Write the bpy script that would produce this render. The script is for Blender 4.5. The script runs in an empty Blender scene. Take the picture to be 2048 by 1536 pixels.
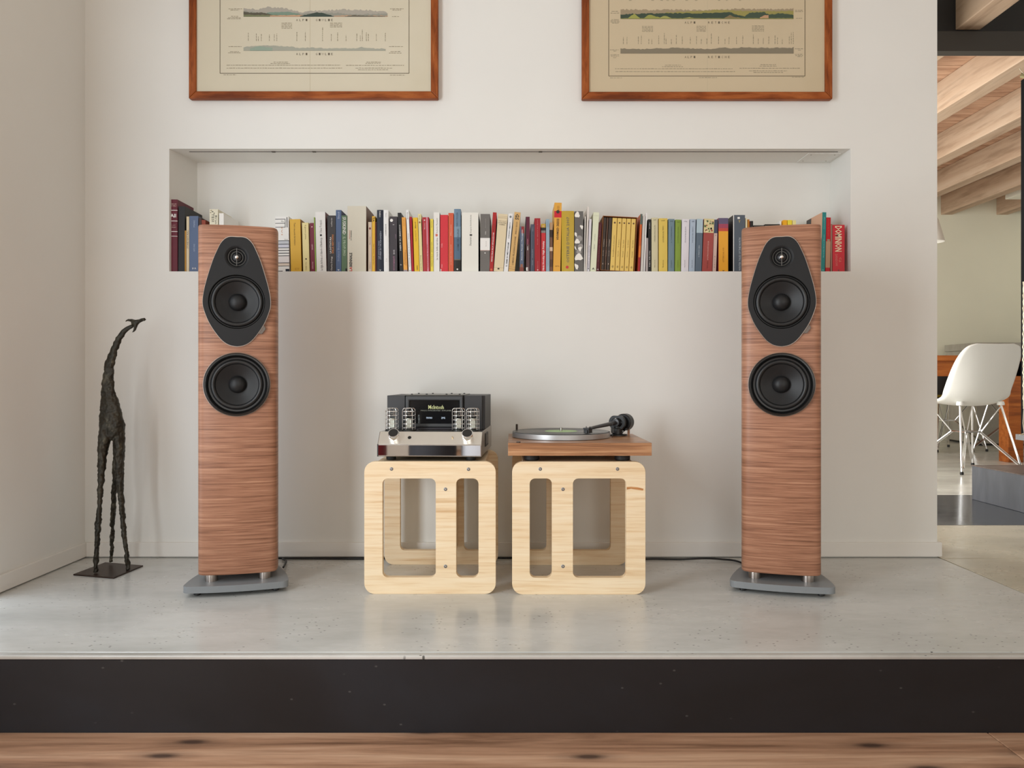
import bpy, bmesh, math, random
from mathutils import Vector, Matrix, noise
from mathutils.geometry import tessellate_polygon
random.seed(7)
scene = bpy.context.scene
COL = scene.collection
R = math.radians

# ------------------------------------------------------------------ camera, world, light, exposure
F = 1550.0          # focal length in pixels of the 2048 x 1536 photograph
EYE = 0.608         # lens height above the concrete platform
HOR = 756.0         # row of the horizon
cam = bpy.data.cameras.new('camera')
cam.sensor_width = 36.0
cam.lens = 36.0 * F / 2048.0
cam.shift_y = (HOR - 768.0) / 2048.0
cam.clip_start = 0.02
cam_o = bpy.data.objects.new('camera', cam); COL.objects.link(cam_o)
cam_o.location = (0, 0, EYE); cam_o.rotation_euler = (R(90), 0, 0)
scene.camera = cam_o

w = bpy.data.worlds.new('sky'); scene.world = w; w.use_nodes = True
w.node_tree.nodes['Background'].inputs[0].default_value = (0.80, 0.88, 1.0, 1)
w.node_tree.nodes['Background'].inputs[1].default_value = 0.5

def area_light(name, loc, rot, sx, sy, power, color):
    l = bpy.data.lights.new(name, 'AREA'); l.shape = 'RECTANGLE'; l.size = sx; l.size_y = sy
    l.energy = power; l.color = color
    o = bpy.data.objects.new(name, l); COL.objects.link(o); o.location = loc; o.rotation_euler = rot
    return o
# daylight through the tall window in the left wall, just nearer than the frame
area_light('window_daylight', (-1.43, 0.46, 0.92), (0, R(-90), 0), 1.9, 0.95, 58, (0.90, 0.96, 1.0))
# the narrow window pane next to the corner, also just out of frame
area_light('narrow_window_daylight', (-1.43, 1.93, 1.0), (0, R(-90), 0), 2.0, 0.42, 4.8, (0.80, 0.90, 1.0))
# added fill lamp behind the camera, lifting the shaded parts of the room
area_light('rear_fill', (1.5, -3.9, 1.45), (R(90), 0, 0), 4.6, 2.0, 64, (0.975, 0.978, 0.95))
# daylight in the dining room behind the partition
area_light('dining_window_daylight', (0.75, 4.85, 1.25), (0, R(-90), 0), 1.9, 2.3, 100, (1.0, 0.985, 0.93))

vs = scene.view_settings
vs.view_transform = 'Standard'; vs.look = 'None'; vs.gamma = 1.0; vs.use_curve_mapping = False
vs.exposure = 0.03
scene.cycles.max_bounces = 10; scene.cycles.diffuse_bounces = 6; scene.cycles.glossy_bounces = 4
scene.cycles.transmission_bounces = 6; scene.cycles.transparent_max_bounces = 8
scene.cycles.caustics_reflective = False; scene.cycles.caustics_refractive = False
scene.cycles.sample_clamp_indirect = 4.0
scene.cycles.use_denoising = True

# ------------------------------------------------------------------ helpers
def P(px, py, Y):
    """photo pixel -> point of the place at depth Y"""
    return Vector(((px - 1024.0) * Y / F, Y, EYE - (py - HOR) * Y / F))
def S(r, g, b):
    def f(c):
        c /= 255.0
        return c / 12.92 if c <= 0.04045 else ((c + 0.055) / 1.055) ** 2.4
    return (f(r), f(g), f(b), 1.0)

_mats = {}
def flat(col, rough=0.6, metal=0.0, spec=0.5, name=None):
    key = (tuple(col[:3]), rough, metal, spec)
    if key in _mats: return _mats[key]
    m = bpy.data.materials.new(name or 'paint'); m.use_nodes = True
    b = m.node_tree.nodes['Principled BSDF']
    b.inputs['Base Color'].default_value = (*col[:3], 1); b.inputs['Roughness'].default_value = rough
    b.inputs['Metallic'].default_value = metal; b.inputs['Specular IOR Level'].default_value = spec
    _mats[key] = m
    return m
class NT:
    def __init__(s, name):
        s.m = bpy.data.materials.new(name); s.m.use_nodes = True
        s.t = s.m.node_tree; s.b = s.t.nodes['Principled BSDF']
        s.co = s.n('ShaderNodeTexCoord').outputs['Object']
    def n(s, typ, **kw):
        x = s.t.nodes.new(typ)
        for k, v in kw.items(): setattr(x, k, v)
        return x
    def l(s, a, b): s.t.links.new(a, b)
    def map(s, scale, loc=(0, 0, 0), rot=(0, 0, 0), src=None):
        x = s.n('ShaderNodeMapping'); x.inputs['Scale'].default_value = scale
        x.inputs['Location'].default_value = loc; x.inputs['Rotation'].default_value = rot
        s.l(src or s.co, x.inputs['Vector']); return x.outputs[0]
    def noise(s, vec, scale=1.0, detail=4.0, rough=0.55, dist=0.0):
        x = s.n('ShaderNodeTexNoise'); x.inputs['Scale'].default_value = scale
        x.inputs['Detail'].default_value = detail; x.inputs['Roughness'].default_value = rough
        x.inputs['Distortion'].default_value = dist
        s.l(vec, x.inputs['Vector']); return x.outputs['Fac']
    def ramp(s, fac, stops):
        x = s.n('ShaderNodeValToRGB'); e = x.color_ramp.elements
        while len(e) < len(stops): e.new(0.5)
        for i, (p, c) in enumerate(stops):
            e[i].position = p; e[i].color = c if len(c) == 4 else (*c, 1)
        s.l(fac, x.inputs[0]); return x.outputs[0]
    def mix(s, fac, a, b, mode='MIX'):
        x = s.n('ShaderNodeMix', data_type='RGBA', blend_type=mode)
        if hasattr(fac, 'is_linked'): s.l(fac, x.inputs[0])
        else: x.inputs[0].default_value = fac
        for v, i in ((a, 6), (b, 7)):
            if hasattr(v, 'is_linked'): s.l(v, x.inputs[i])
            else: x.inputs[i].default_value = v
        return x.outputs[2]
    def rng(s, v, a, b, c, d):
        x = s.n('ShaderNodeMapRange'); 
        for i, q in enumerate((a, b, c, d)): x.inputs[i + 1].default_value = q
        s.l(v, x.inputs[0]); return x.outputs[0]
    def bump(s, h, strength=0.2, dist=0.002):
        x = s.n('ShaderNodeBump'); x.inputs['Strength'].default_value = strength
        x.inputs['Distance'].default_value = dist; s.l(h, x.inputs['Height']); s.l(x.outputs[0], s.b.inputs['Normal'])
    def out(s, color=None, rough=None, metal=None, spec=None):
        for v, k in ((color, 'Base Color'), (rough, 'Roughness'), (metal, 'Metallic'), (spec, 'Specular IOR Level')):
            if v is None: continue
            if hasattr(v, 'is_linked'): s.l(v, s.b.inputs[k])
            else: s.b.inputs[k].default_value = v
        return s.m

def wood(name, dark, mid, light, along=(1.0, 1.0, 1.0), freq=(1.5, 60, 60), fine=4.0, rough=0.45, loc=(0, 0, 0), dist=0.0, bump=0.1, spread=(0.32, 0.5, 0.68), pore=(0.55, 0.5, 0.45), spec=0.4):
    t = NT(name)
    v = t.map(freq, loc)
    n1 = t.noise(v, 1.0, 5, 0.62, dist)
    v2 = t.map((freq[0] * fine, freq[1] * fine, freq[2] * fine), loc)
    n2 = t.noise(v2, 1.0, 3, 0.6)
    c = t.ramp(n1, [(spread[0], dark), (spread[1], mid), (spread[2], light)])
    f = t.ramp(n2, [(0.3, (*pore, 1)), (0.5, (1, 1, 1, 1))])
    c = t.mix(0.6, c, f, 'MULTIPLY')
    t.bump(n2, bump, 0.0006)
    return t.out(c, rough, spec=spec)

class MB:
    def __init__(s): s.v = []; s.f = []; s.m = []
    def add(s, vs, fs, m=0, M=None):
        o = len(s.v)
        for p in vs:
            p = Vector(p); s.v.append(tuple(M @ p) if M is not None else tuple(p))
        for f in fs: s.f.append([i + o for i in f]); s.m.append(m)
        return s
    def box(s, x0, x1, y0, y1, z0, z1, m=0, M=None):
        vs = [(x, y, z) for z in (z0, z1) for y in (y0, y1) for x in (x0, x1)]
        return s.add(vs, [(0, 2, 3, 1), (4, 5, 7, 6), (0, 1, 5, 4), (2, 6, 7, 3), (0, 4, 6, 2), (1, 3, 7, 5)], m, M)
    def prism(s, loops, h0, h1, axis='z', m=0, M=None):
        """loops: outer outline (ccw) and holes, 2D; extruded along axis ('z': xy->xy ; 'y': (a,b)->(x,z) ; 'x': (a,b)->(y,z))"""
        if not isinstance(loops[0][0], (tuple, list, Vector)): loops = [loops]
        def q(a, b, h):
            return (a, b, h) if axis == 'z' else ((a, h, b) if axis == 'y' else (h, a, b))
        tri = tessellate_polygon([[Vector((p[0], p[1], 0)) for p in lp] for lp in loops])
        flatp = [p for lp in loops for p in lp]; n = len(flatp)
        vs = [q(p[0], p[1], h0) for p in flatp] + [q(p[0], p[1], h1) for p in flatp]
        fs = []
        for t in tri: fs += [tuple(t), tuple(i + n for i in reversed(t))]
        o = 0
        for lp in loops:
            k = len(lp)
            for i in range(k):
                a, b = o + i, o + (i + 1) % k
                fs.append((a, b, b + n, a + n))
            o += k
        return s.add(vs, fs, m, M)
    def stack(s, rings, m=0, M=None, cap=True, closed=True):
        """rings: list of equal-length vertex rings, skinned"""
        k = len(rings[0]); vs = [p for r in rings for p in r]; fs = []
        for a in range(len(rings) - 1):
            for i in range(k if closed else k - 1):
                j = (i + 1) % k
                fs.append((a * k + i, a * k + j, (a + 1) * k + j, (a + 1) * k + i))
        if cap:
            fs.append(tuple(reversed(range(k)))); fs.append(tuple((len(rings) - 1) * k + i for i in range(k)))
        return s.add(vs, fs, m, M)
    def lathe(s, prof, seg=32, axis='z', c=(0, 0, 0), m=0, M=None, cap=True):
        """prof: (radius, height) pairs"""
        c = Vector(c); rings = []
        for r, h in prof:
            r = max(r, 1e-5); ring = []
            for i in range(seg):
                a = 2 * math.pi * i / seg; u, v = r * math.cos(a), r * math.sin(a)
                ring.append(tuple(c + Vector({'z': (u, v, h), 'y': (u, h, v), 'x': (h, u, v)}[axis])))
            rings.append(ring)
        return s.stack(rings, m, M, cap=cap)
    def tube(s, pts, rad, seg=8, m=0, M=None, flat_=1.0, closed=False):
        pts = [Vector(p) for p in pts]; n = len(pts)
        if not isinstance(rad, (list, tuple)): rad = [rad] * n
        rings = []; up = None
        for i, p in enumerate(pts):
            if closed: t = pts[(i + 1) % n] - pts[i - 1]
            else: t = pts[min(i + 1, n - 1)] - pts[max(i - 1, 0)]
            t.normalize()
            if up is None:
                up = Vector((0, 1, 0)) if abs(t.y) < 0.9 else Vector((1, 0, 0))
            b = t.cross(up)
            if b.length < 1e-4: b = t.cross(Vector((0.3, 0.2, 0.9)))
            b.normalize(); up = b.cross(t).normalized()
            rings.append([tuple(p + b * rad[i] * math.cos(2 * math.pi * k / seg) + up * rad[i] * flat_ * math.sin(2 * math.pi * k / seg)) for k in range(seg)])
        if closed: rings.append(rings[0]); return s.stack(rings, m, M, cap=False)
        return s.stack(rings, m, M)
    def text(s, txt, x, y, z, length, height, m=0, d='h', bold=0.0, M=None):
        """lettering on a plane facing -y, centred at (x, z); d: h across, u bottom-to-top, d top-to-bottom"""
        vs, fs = glyphs(txt, bold)
        xs = [p[0] for p in vs]; ys = [p[1] for p in vs]
        w_, h_ = max(xs) - min(xs), max(ys) - min(ys); cx, cy = (max(xs) + min(xs)) / 2, (max(ys) + min(ys)) / 2
        kx, ky = length / w_, height / h_
        out = []
        for a, b in vs:
            a, b = (a - cx) * kx, (b - cy) * ky
            out.append({'h': (x + a, y, z + b), 'u': (x - b, y, z + a), 'd': (x + b, y, z - a)}[d])
        return s.add(out, fs, m, M)
    def build(s, name, mats, parent=None, smooth=None, bevel=None, loc=None, segs=2):
        me = bpy.data.meshes.new(name); me.from_pydata(s.v, [], s.f)
        if not isinstance(mats, (list, tuple)): mats = [mats]
        for m in mats: me.materials.append(m)
        me.polygons.foreach_set('material_index', s.m)
        me.validate(); 
        bm = bmesh.new(); bm.from_mesh(me); bmesh.ops.recalc_face_normals(bm, faces=bm.faces) if smooth != 'keep' else None
        bm.to_mesh(me); bm.free()
        if isinstance(smooth, (int, float)) and not isinstance(smooth, bool):
            me.polygons.foreach_set('use_smooth', [True] * len(me.polygons)); me.set_sharp_from_angle(angle=R(smooth))
        me.update()
        o = bpy.data.objects.new(name, me); COL.objects.link(o)
        if parent is not None: o.parent = parent
        if loc is not None: o.location = loc
        if bevel:
            b = o.modifiers.new('edge', 'BEVEL'); b.width = bevel; b.segments = segs; b.limit_method = 'ANGLE'; b.angle_limit = R(40)
        return o

_gl = {}
def glyphs(txt, bold=0.0):
    k = (txt, bold)
    if k not in _gl:
        c = bpy.data.curves.new('t', 'FONT'); c.body = txt; c.resolution_u = 1; c.size = 1.0; c.offset = bold
        o = bpy.data.objects.new('t', c)
        me = bpy.data.meshes.new_from_object(o)
        _gl[k] = ([(v.co.x, v.co.y) for v in me.vertices], [tuple(p.vertices) for p in me.polygons])
        bpy.data.objects.remove(o); bpy.data.meshes.remove(me); bpy.data.curves.remove(c)
    return _gl[k]

def empty(name, loc, label, cat, group=None, rz=0.0, ry=0.0):
    o = bpy.data.objects.new(name, None); COL.objects.link(o); o.location = loc; o.rotation_euler = (0, ry, rz)
    o.empty_display_size = 0.05
    o['label'] = label; o['category'] = cat
    if group: o['group'] = group
    return o
def tag(o, label=None, cat=None, group=None, kind=None):
    for k, v in (('label', label), ('category', cat), ('group', group), ('kind', kind)):
        if v: o[k] = v
    return o
def struct(o, label=None): return tag(o, label=label, kind='structure')
def copy_thing(root, loc, rz, label):
    r = root.copy(); COL.objects.link(r); r.location = loc; r.rotation_euler = (0, 0, rz); r['label'] = label
    for ch in list(root.children):
        c = ch.copy(); COL.objects.link(c); c.parent = r
        for g in list(ch.children):
            d = g.copy(); COL.objects.link(d); d.parent = c
    return r
def rrect(x0, x1, y0, y1, r, n=6):
    pts = []
    for cx, cy, a0 in ((x1 - r, y1 - r, 0), (x0 + r, y1 - r, 90), (x0 + r, y0 + r, 180), (x1 - r, y0 + r, 270)):
        for i in range(n + 1):
            a = R(a0 + 90.0 * i / n); pts.append((cx + r * math.cos(a), cy + r * math.sin(a)))
    return pts
def spline(pts, sub=5, closed=False):
    n = len(pts); out = []
    g = (lambda i: pts[i % n]) if closed else (lambda i: pts[max(0, min(n - 1, i))])
    for i in range(n if closed else n - 1):
        p = [Vector(g(i + k)) for k in (-1, 0, 1, 2)]
        for j in range(sub):
            t = j / sub
            out.append(tuple(0.5 * ((2 * p[1]) + (p[2] - p[0]) * t + (2 * p[0] - 5 * p[1] + 4 * p[2] - p[3]) * t * t + (3 * p[1] - p[0] - 3 * p[2] + p[3]) * t ** 3)))
    if not closed: out.append(tuple(pts[-1]))
    return out
# ------------------------------------------------------------------ surfaces
def mat_wall(name, base, var=0.03, rough=0.75):
    t = NT(name)
    n = t.noise(t.map((1.3, 1.3, 1.3)), 1.0, 4, 0.5)
    a = tuple(c * (1 - var) for c in base[:3]) + (1,); b = tuple(min(1, c * (1 + var)) for c in base[:3]) + (1,)
    c = t.ramp(n, [(0.35, a), (0.65, b)])
    t.bump(t.noise(t.map((60, 60, 60)), 1.0, 3, 0.6), 0.05, 0.001)
    return t.out(c, rough, spec=0.3)
M_WALL = mat_wall('white_plaster', S(231, 230, 225))
M_WALL_FAR = mat_wall('cream_plaster', S(224, 222, 203))
M_BASEB = mat_wall('white_skirting', S(232, 229, 223), 0.02, 0.5)
M_CEIL = mat_wall('white_ceiling', S(235, 232, 226))

def mat_concrete(name, c1, c2, c3, rough=(0.16, 0.34), pits=True, sc=1.0):
    t = NT(name)
    n1 = t.noise(t.map((1.8 * sc, 4.2 * sc, 1.8)), 1.0, 5, 0.55, 0.0)
    n2 = t.noise(t.map((16 * sc, 40 * sc, 16)), 1.0, 5, 0.65, 0.0)
    c = t.ramp(n1, [(0.3, c1), (0.5, c2), (0.7, c3)])
    c = t.mix(0.35, c, t.ramp(n2, [(0.32, (0.80, 0.79, 0.77, 1)), (0.62, (1, 1, 1, 1))]), 'MULTIPLY')
    if pits:
        v = t.n('ShaderNodeTexVoronoi', voronoi_dimensions='2D'); v.inputs['Scale'].default_value = 1.0
        t.l(t.map((22, 50, 26)), v.inputs['Vector'])
        n3 = t.noise(t.map((7, 7, 7)), 1.0, 2)
        pit = t.ramp(v.outputs['Distance'], [(0.045, (1, 1, 1, 1)), (0.075, (0, 0, 0, 1))])
        keep = t.ramp(n3, [(0.53, (0, 0, 0, 1)), (0.58, (1, 1, 1, 1))])
        c = t.mix(t.mix(1.0, pit, keep, 'MULTIPLY'), c, (0.10, 0.098, 0.09, 1))
    r = t.rng(n1, 0.3, 0.7, rough[0], rough[1])
    t.bump(n2, 0.06, 0.001)
    return t.out(c, r, spec=0.5)
M_CONC = mat_concrete('polished_concrete', S(186, 186, 182), S(201, 201, 197), S(211, 211, 207))
M_CONC_B = mat_concrete('polished_concrete_back', S(178, 171, 152), S(190, 183, 164), S(200, 194, 177))
M_DARKFLOOR = mat_concrete('dark_resin_floor', S(44, 47, 53), S(54, 57, 63), S(62, 65, 71), (0.12, 0.25), False)
M_PALEFLOOR = mat_concrete('pale_resin_floor', S(196, 196, 188), S(208, 208, 200), S(216, 216, 208), (0.15, 0.3), False)
M_STAIR = mat_concrete('dark_stair_plaster', S(58, 60, 67), S(70, 72, 79), S(86, 88, 95), (0.45, 0.6), False, 2.0)
def mat_steel():
    t = NT('waxed_black_steel')
    n = t.noise(t.map((1.6, 4, 3)), 1.0, 5, 0.6, 0.5)
    c = t.ramp(n, [(0.3, S(27, 23, 22)), (0.55, S(32, 29, 30)), (0.75, S(35, 34, 37))])
    v = t.n('ShaderNodeTexVoronoi', voronoi_dimensions='2D'); t.l(t.map((9, 14, 14), rot=(R(-90), 0, 0)), v.inputs['Vector']); v.inputs['Scale'].default_value = 1.0
    n3 = t.noise(t.map((3, 3, 3)), 1.0, 2)
    spot = t.mix(1.0, t.ramp(v.outputs['Distance'], [(0.015, (1, 1, 1, 1)), (0.035, (0, 0, 0, 1))]), t.ramp(n3, [(0.5, (0, 0, 0, 1)), (0.56, (1, 1, 1, 1))]), 'MULTIPLY')
    c = t.mix(t.mix(1.0, spot, (0.22, 0.22, 0.22, 1), 'MULTIPLY'), c, S(130, 126, 122))
    return t.out(c, t.rng(n, 0.3, 0.7, 0.45, 0.62), spec=0.25)
M_STEEL = mat_steel()
M_BLACKBEAM = flat(S(26, 25, 24), 0.6, name='black_beam_paint')
M_FLANGE = flat(S(58, 55, 51), 0.55)

M_SPK = wood('walnut_veneer', S(116, 76, 55), S(165, 116, 90), S(196, 148, 118), freq=(4.5, 4.5, 190), fine=2.6, rough=0.42, dist=0.0, bump=0.25, spread=(0.28, 0.5, 0.74))
M_PINE = [wood('pine_%d' % i, S(214, 178, 134), S(236, 210, 172), S(242, 222, 190), freq=(2.4, 8, 62), fine=2.5, rough=0.5, loc=(3.1 * i, 1.7 * i, 5.3 * i), dist=0.5, bump=0.08, spread=(0.26, 0.42, 0.66), pore=(0.84, 0.72, 0.58)) for i in range(2)]
M_PLINTH = wood('walnut_plinth', S(116, 74, 46), S(170, 120, 82), S(206, 160, 118), freq=(2.2, 22, 60), fine=3.0, rough=0.3, dist=1.2, bump=0.05, spread=(0.3, 0.5, 0.7))
M_FRAME = wood('cherry_frame', S(104, 48, 18), S(148, 76, 32), S(172, 98, 48), freq=(5, 30, 30), fine=3.0, rough=0.45, dist=0.5, bump=0.1, spec=0.2)
M_FRAME_V = wood('cherry_frame_upright', S(104, 48, 18), S(148, 76, 32), S(172, 98, 48), freq=(30, 30, 5), fine=3.0, rough=0.45, dist=0.5, bump=0.1, spec=0.2)
M_TABLE = wood('orange_table_wood', S(130, 66, 20), S(160, 86, 30), S(178, 104, 44), freq=(3, 30, 30), fine=3.0, rough=0.4)
M_RAFTER = wood('larch_rafter', S(176, 148, 124), S(190, 164, 140), S(200, 178, 156), freq=(9, 0.8, 9), fine=3.0, rough=0.6, dist=0.5)
M_CPLANK = wood('larch_board', S(160, 120, 96), S(192, 154, 128), S(210, 174, 148), freq=(2, 16, 16), fine=3.0, rough=0.6, dist=0.5)
def mat_plank():
    t = NT('worn_floor_plank')
    info = t.n('ShaderNodeObjectInfo')
    off = t.n('ShaderNodeVectorMath', operation='ADD'); t.l(t.co, off.inputs[0])
    sc = t.n('ShaderNodeVectorMath', operation='SCALE'); sc.inputs['Scale'].default_value = 17.0
    cb = t.n('ShaderNodeCombineXYZ'); t.l(info.outputs['Random'], cb.inputs[0]); t.l(info.outputs['Random'], cb.inputs[1])
    t.l(cb.outputs[0], sc.inputs[0]); t.l(sc.outputs[0], off.inputs[1]); co = off.outputs[0]
    n = t.noise(t.map((1.1, 16, 16), src=co), 1.0, 6, 0.62, 0.8)
    n2 = t.noise(t.map((5, 90, 90), src=co), 1.0, 4, 0.6)
    c = t.ramp(n, [(0.28, S(116, 82, 60)), (0.5, S(176, 134, 105)), (0.72, S(210, 172, 142))])
    c = t.mix(0.6, c, t.ramp(n2, [(0.3, (0.62, 0.58, 0.55, 1)), (0.55, (1, 1, 1, 1))]), 'MULTIPLY')
    v = t.n('ShaderNodeTexVoronoi', voronoi_dimensions='2D'); v.inputs['Scale'].default_value = 1.0; t.l(t.map((2.2, 7, 1), src=co), v.inputs['Vector'])
    c = t.mix(t.ramp(v.outputs['Distance'], [(0.035, (0.9, 0.9, 0.9, 1)), (0.10, (0.25, 0.25, 0.25, 1)), (0.2, (0, 0, 0, 1))]), c, S(58, 40, 32))
    t.bump(n2, 0.2, 0.001)
    return t.out(c, t.rng(n, 0.3, 0.7, 0.42, 0.6))
M_PLANK = mat_plank()

# ------------------------------------------------------------------ the room
YW, XL, XR = 2.632, -1.45, 1.444     # plaster face of the niche wall, left wall, free end of the niche wall
YS, ZF = 1.700, -0.169               # step edge, lower wooden floor
NX0, NX1, NZ0, NZ1, NY = -1.164, 1.150, 0.970, 1.3865, 2.802
HC = 3.0
b = MB()
b.box(XL - 0.2, NX0, YW, 2.96, 0, HC); b.box(NX1, XR, YW, 2.96, 0, HC)
b.box(NX0, NX1, YW, 2.96, 0, NZ0); b.box(NX0, NX1, YW, 2.96, NZ1, HC)
b.box(NX0, NX1, NY, 2.96, NZ0, NZ1)
b.prism([(NX0, YW), (-1.138, NY), (NX0, NY)], NZ0, NZ1)
wall = struct(b.build('wall_back', M_WALL), 'white plaster wall with a long book niche let into it')
# thin light groove and access panel in the niche soffit
b = MB(); b.box(-1.11, 1.12, 2.664, 2.6665, NZ1 - 0.0012, NZ1 + 0.001)
for x in (-0.82, -0.68, 0.098): b.box(x - 0.006, x + 0.006, 2.661, 2.669, NZ1 - 0.002, NZ1 + 0.001)
b.build('light_groove', flat(S(70, 62, 54), 0.8), wall)
pn = MB().box(1.025, 1.138, 2.68, 2.785, NZ1 - 0.003, NZ1).build('access_panel', M_WALL, wall, bevel=0.0008)
b = MB()
for x in (1.04, 1.122):
    for y in (2.695, 2.77): b.lathe([(0.0025, -0.0036), (0.0025, -0.002)], 10, 'z', (x, y, NZ1))
b.build('screw', flat(S(150, 140, 126), 0.5), pn)

b = MB(); b.box(XL - 0.2, XL, 2.15, YW, ZF, HC); b.box(XL - 0.2, XL, 0.94, 1.71, ZF, HC); b.box(XL - 0.2, XL, -4.2, -0.02, ZF, HC)
for ya, yb_ in ((-0.02, 0.94), (1.71, 2.15)):
    b.box(XL - 0.2, XL, ya, yb_, 2.1, HC); b.box(XL - 0.2, XL, ya, yb_, ZF, -0.03)
struct(b.build('wall_left', M_WALL), 'white plaster wall running forward from the corner')
# tall windows in the left wall, out of frame
for wi, (ya, yb_) in enumerate(((-0.02, 0.94), (1.71, 2.15))):
    b = MB()
    for y in (ya, yb_ - 0.05): b.box(XL - 0.12, XL - 0.06, y, y + 0.05, -0.03, 2.1)
    b.box(XL - 0.12, XL - 0.06, ya, yb_, 2.05, 2.1); b.box(XL - 0.12, XL - 0.06, ya, yb_, -0.03, 0.02)
    struct(b.build('window_%d' % (wi + 1), flat(S(225, 222, 215), 0.5)))
struct(MB().box(XL - 0.2, 5.2, -4.2, -4.0, ZF, HC).build('wall_rear', M_WALL))
struct(MB().box(5.0, 5.2, -4.0, 7.6, ZF, HC).build('wall_right', M_WALL))
struct(MB().box(XL - 0.2, 5.2, -4.2, 3.56, HC, HC + 0.1).build('ceiling', M_CEIL))

# skirting boards, a shadow gap below
b = MB(); b.box(XL + 0.010, 1.4545, 2.620, YW, 0.0035, 0.0515); b.box(XR, 1.4545, YW, 2.96, 0.0035, 0.0515)
struct(b.build('baseboard_back', M_BASEB, bevel=0.0015), 'low white skirting board below the niche wall')
struct(MB().box(XL, XL + 0.010, YS, YW - 0.001, 0.0035, 0.0515).build('baseboard_left', M_BASEB, bevel=0.0015), 'low white skirting board along the left wall')

# concrete platform: slabs with open joints between them
J = 0.002
fl = struct(MB().box(XL - 0.2, 5.0, YS + 0.05, 7.6, -0.15, -0.012).build('floor', flat(S(60, 58, 54), 0.8)), 'raised concrete floor platform')
def slab(x0, x1, y0, y1, m, nm='concrete_slab', bev=0.0015):
    return MB().box(x0, x1, y0, y1, -0.012, 0.0).build(nm, m, fl, bevel=bev)
slab(XL, 1.446 - J, YS + 0.02, YW + 0.02, M_CONC)
slab(1.446 + J, 5.0, YS + 0.02, 2.612 - J, M_CONC_B)
slab(1.446 + J, 5.0, 2.612 + J, 3.2, M_CONC_B)
slab(1.2, 5.0, 3.202, 4.03, M_DARKFLOOR, 'dark_slab')
slab(0.3, 5.0, 4.032, 7.6, M_PALEFLOOR, 'pale_slab')
# the worn concrete nosing and the steel riser
MB().box(XL, 5.0, YS - 0.001, YS + 0.0185, -0.010, -0.0004).build('edge_strip', mat_concrete('nosing', S(160, 157, 150), S(186, 183, 177), S(204, 202, 197), (0.3, 0.5)), fl, bevel=0.003)
struct(MB().box(XL, 5.0, YS, YS + 0.05, ZF - 0.02, -0.0105).build('trim_1', M_STEEL), 'black steel riser plate along the platform step')
# lower floor of wide planks
fw = struct(MB().box(XL - 0.2, 5.0, -4.0, YS + 0.02, ZF - 0.08, ZF - 0.02).build('floor_lower', flat(S(60, 40, 28), 0.8)), 'floor of wide worn planks below the step')
pw = 0.205
y = YS
k = 0
while y > -4.0:
    cuts = [XL, -4 + 5.042, 5.0] if k == 0 else ([XL, 0.35, 2.6, 5.0] if k % 2 else [XL, -0.4, 1.5, 5.0])
    for a, c in zip(cuts[:-1], cuts[1:]):
        o = MB().box(-(c - a) / 2 + 0.001, (c - a) / 2 - 0.001, -pw / 2 + 0.001, pw / 2 - 0.001, -0.02, 0.0).build('floor_plank', M_PLANK, fw, bevel=0.002)
        o.location = ((a + c) / 2, y - pw / 2, ZF)
    y -= pw; k += 1

# ------------------------------------------------------------------ dining room beyond the wall
struct(MB().box(-0.2, 5.2, 7.6, 7.8, 0, HC).build('wall_far', M_WALL_FAR), 'cream wall at the far end of the dining room')
b = MB(); b.box(0.5, 0.7, 2.96, 3.65, 0, 2.6); b.box(0.5, 0.7, 6.0, 7.6, 0, 2.6); b.box(0.5, 0.7, 3.65, 6.0, 2.3, 2.6); b.box(0.5, 0.7, 3.65, 6.0, 0, 0.25)
struct(b.build('wall_dining_left', M_WALL_FAR))
ZR = EYE + 1.60                      # underside of the rafters
cl = struct(MB().box(0.5, 5.0, 3.60, 7.6, ZR + 0.205, ZR + 0.23).build('ceiling_dining', flat(S(120, 92, 72), 0.8)), 'boarded timber ceiling over the dining room')
for i in range(29):
    MB().box(0.5, 5.0, 3.60 + 0.138 * i + 0.0015, 3.60 + 0.138 * (i + 1) - 0.0015, ZR + 0.185, ZR + 0.205).build('ceiling_plank', M_CPLANK, cl, bevel=0.003)
def rafter(x, y0, y1, label):
    o = MB().box(-0.056, 0.056, y0, y1, 0, 0.184).build('ceiling_rafter', M_RAFTER, bevel=0.004)
    o.location = (x, 0, ZR); tag(o, label, 'beam', 'exposed timber rafters')
    return o
for i, t_ in enumerate(('highest pale timber rafter below the black beam, nearest the white wall end', 'second pale timber rafter down from the black beam', 'third pale timber rafter down from the black beam', 'lowest long timber rafter above the cream dining wall', 'short timber rafter end beside the white wall box')):
    rafter(2.625 + 0.545 * i, 3.61, 7.6, t_)
rafter(2.095, 3.61, 7.6, 'timber rafter mostly hidden behind the black beam and wall end')
rafter(2.095, 2.75, 3.565, 'near timber rafter end butting against the black steel beam')
b = MB(); b.box(1.0, 5.0, 3.57, 3.605, 2.107, HC); b.box(1.0, 5.0, 3.545, 3.63, 2.107, 2.113, 1)
b = MB().box(1.0, 5.0, 3.566, 3.605, 2.199, HC, 0)
o = b.build('steel_beam', M_BLACKBEAM)
tag(o, 'black steel beam across the opening under the timber rafters', 'beam')
MB().box(1.0, 5.0, 3.552, 3.609, 2.107, 2.199).build('lower_flange', M_FLANGE, o, bevel=0.002)
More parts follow.
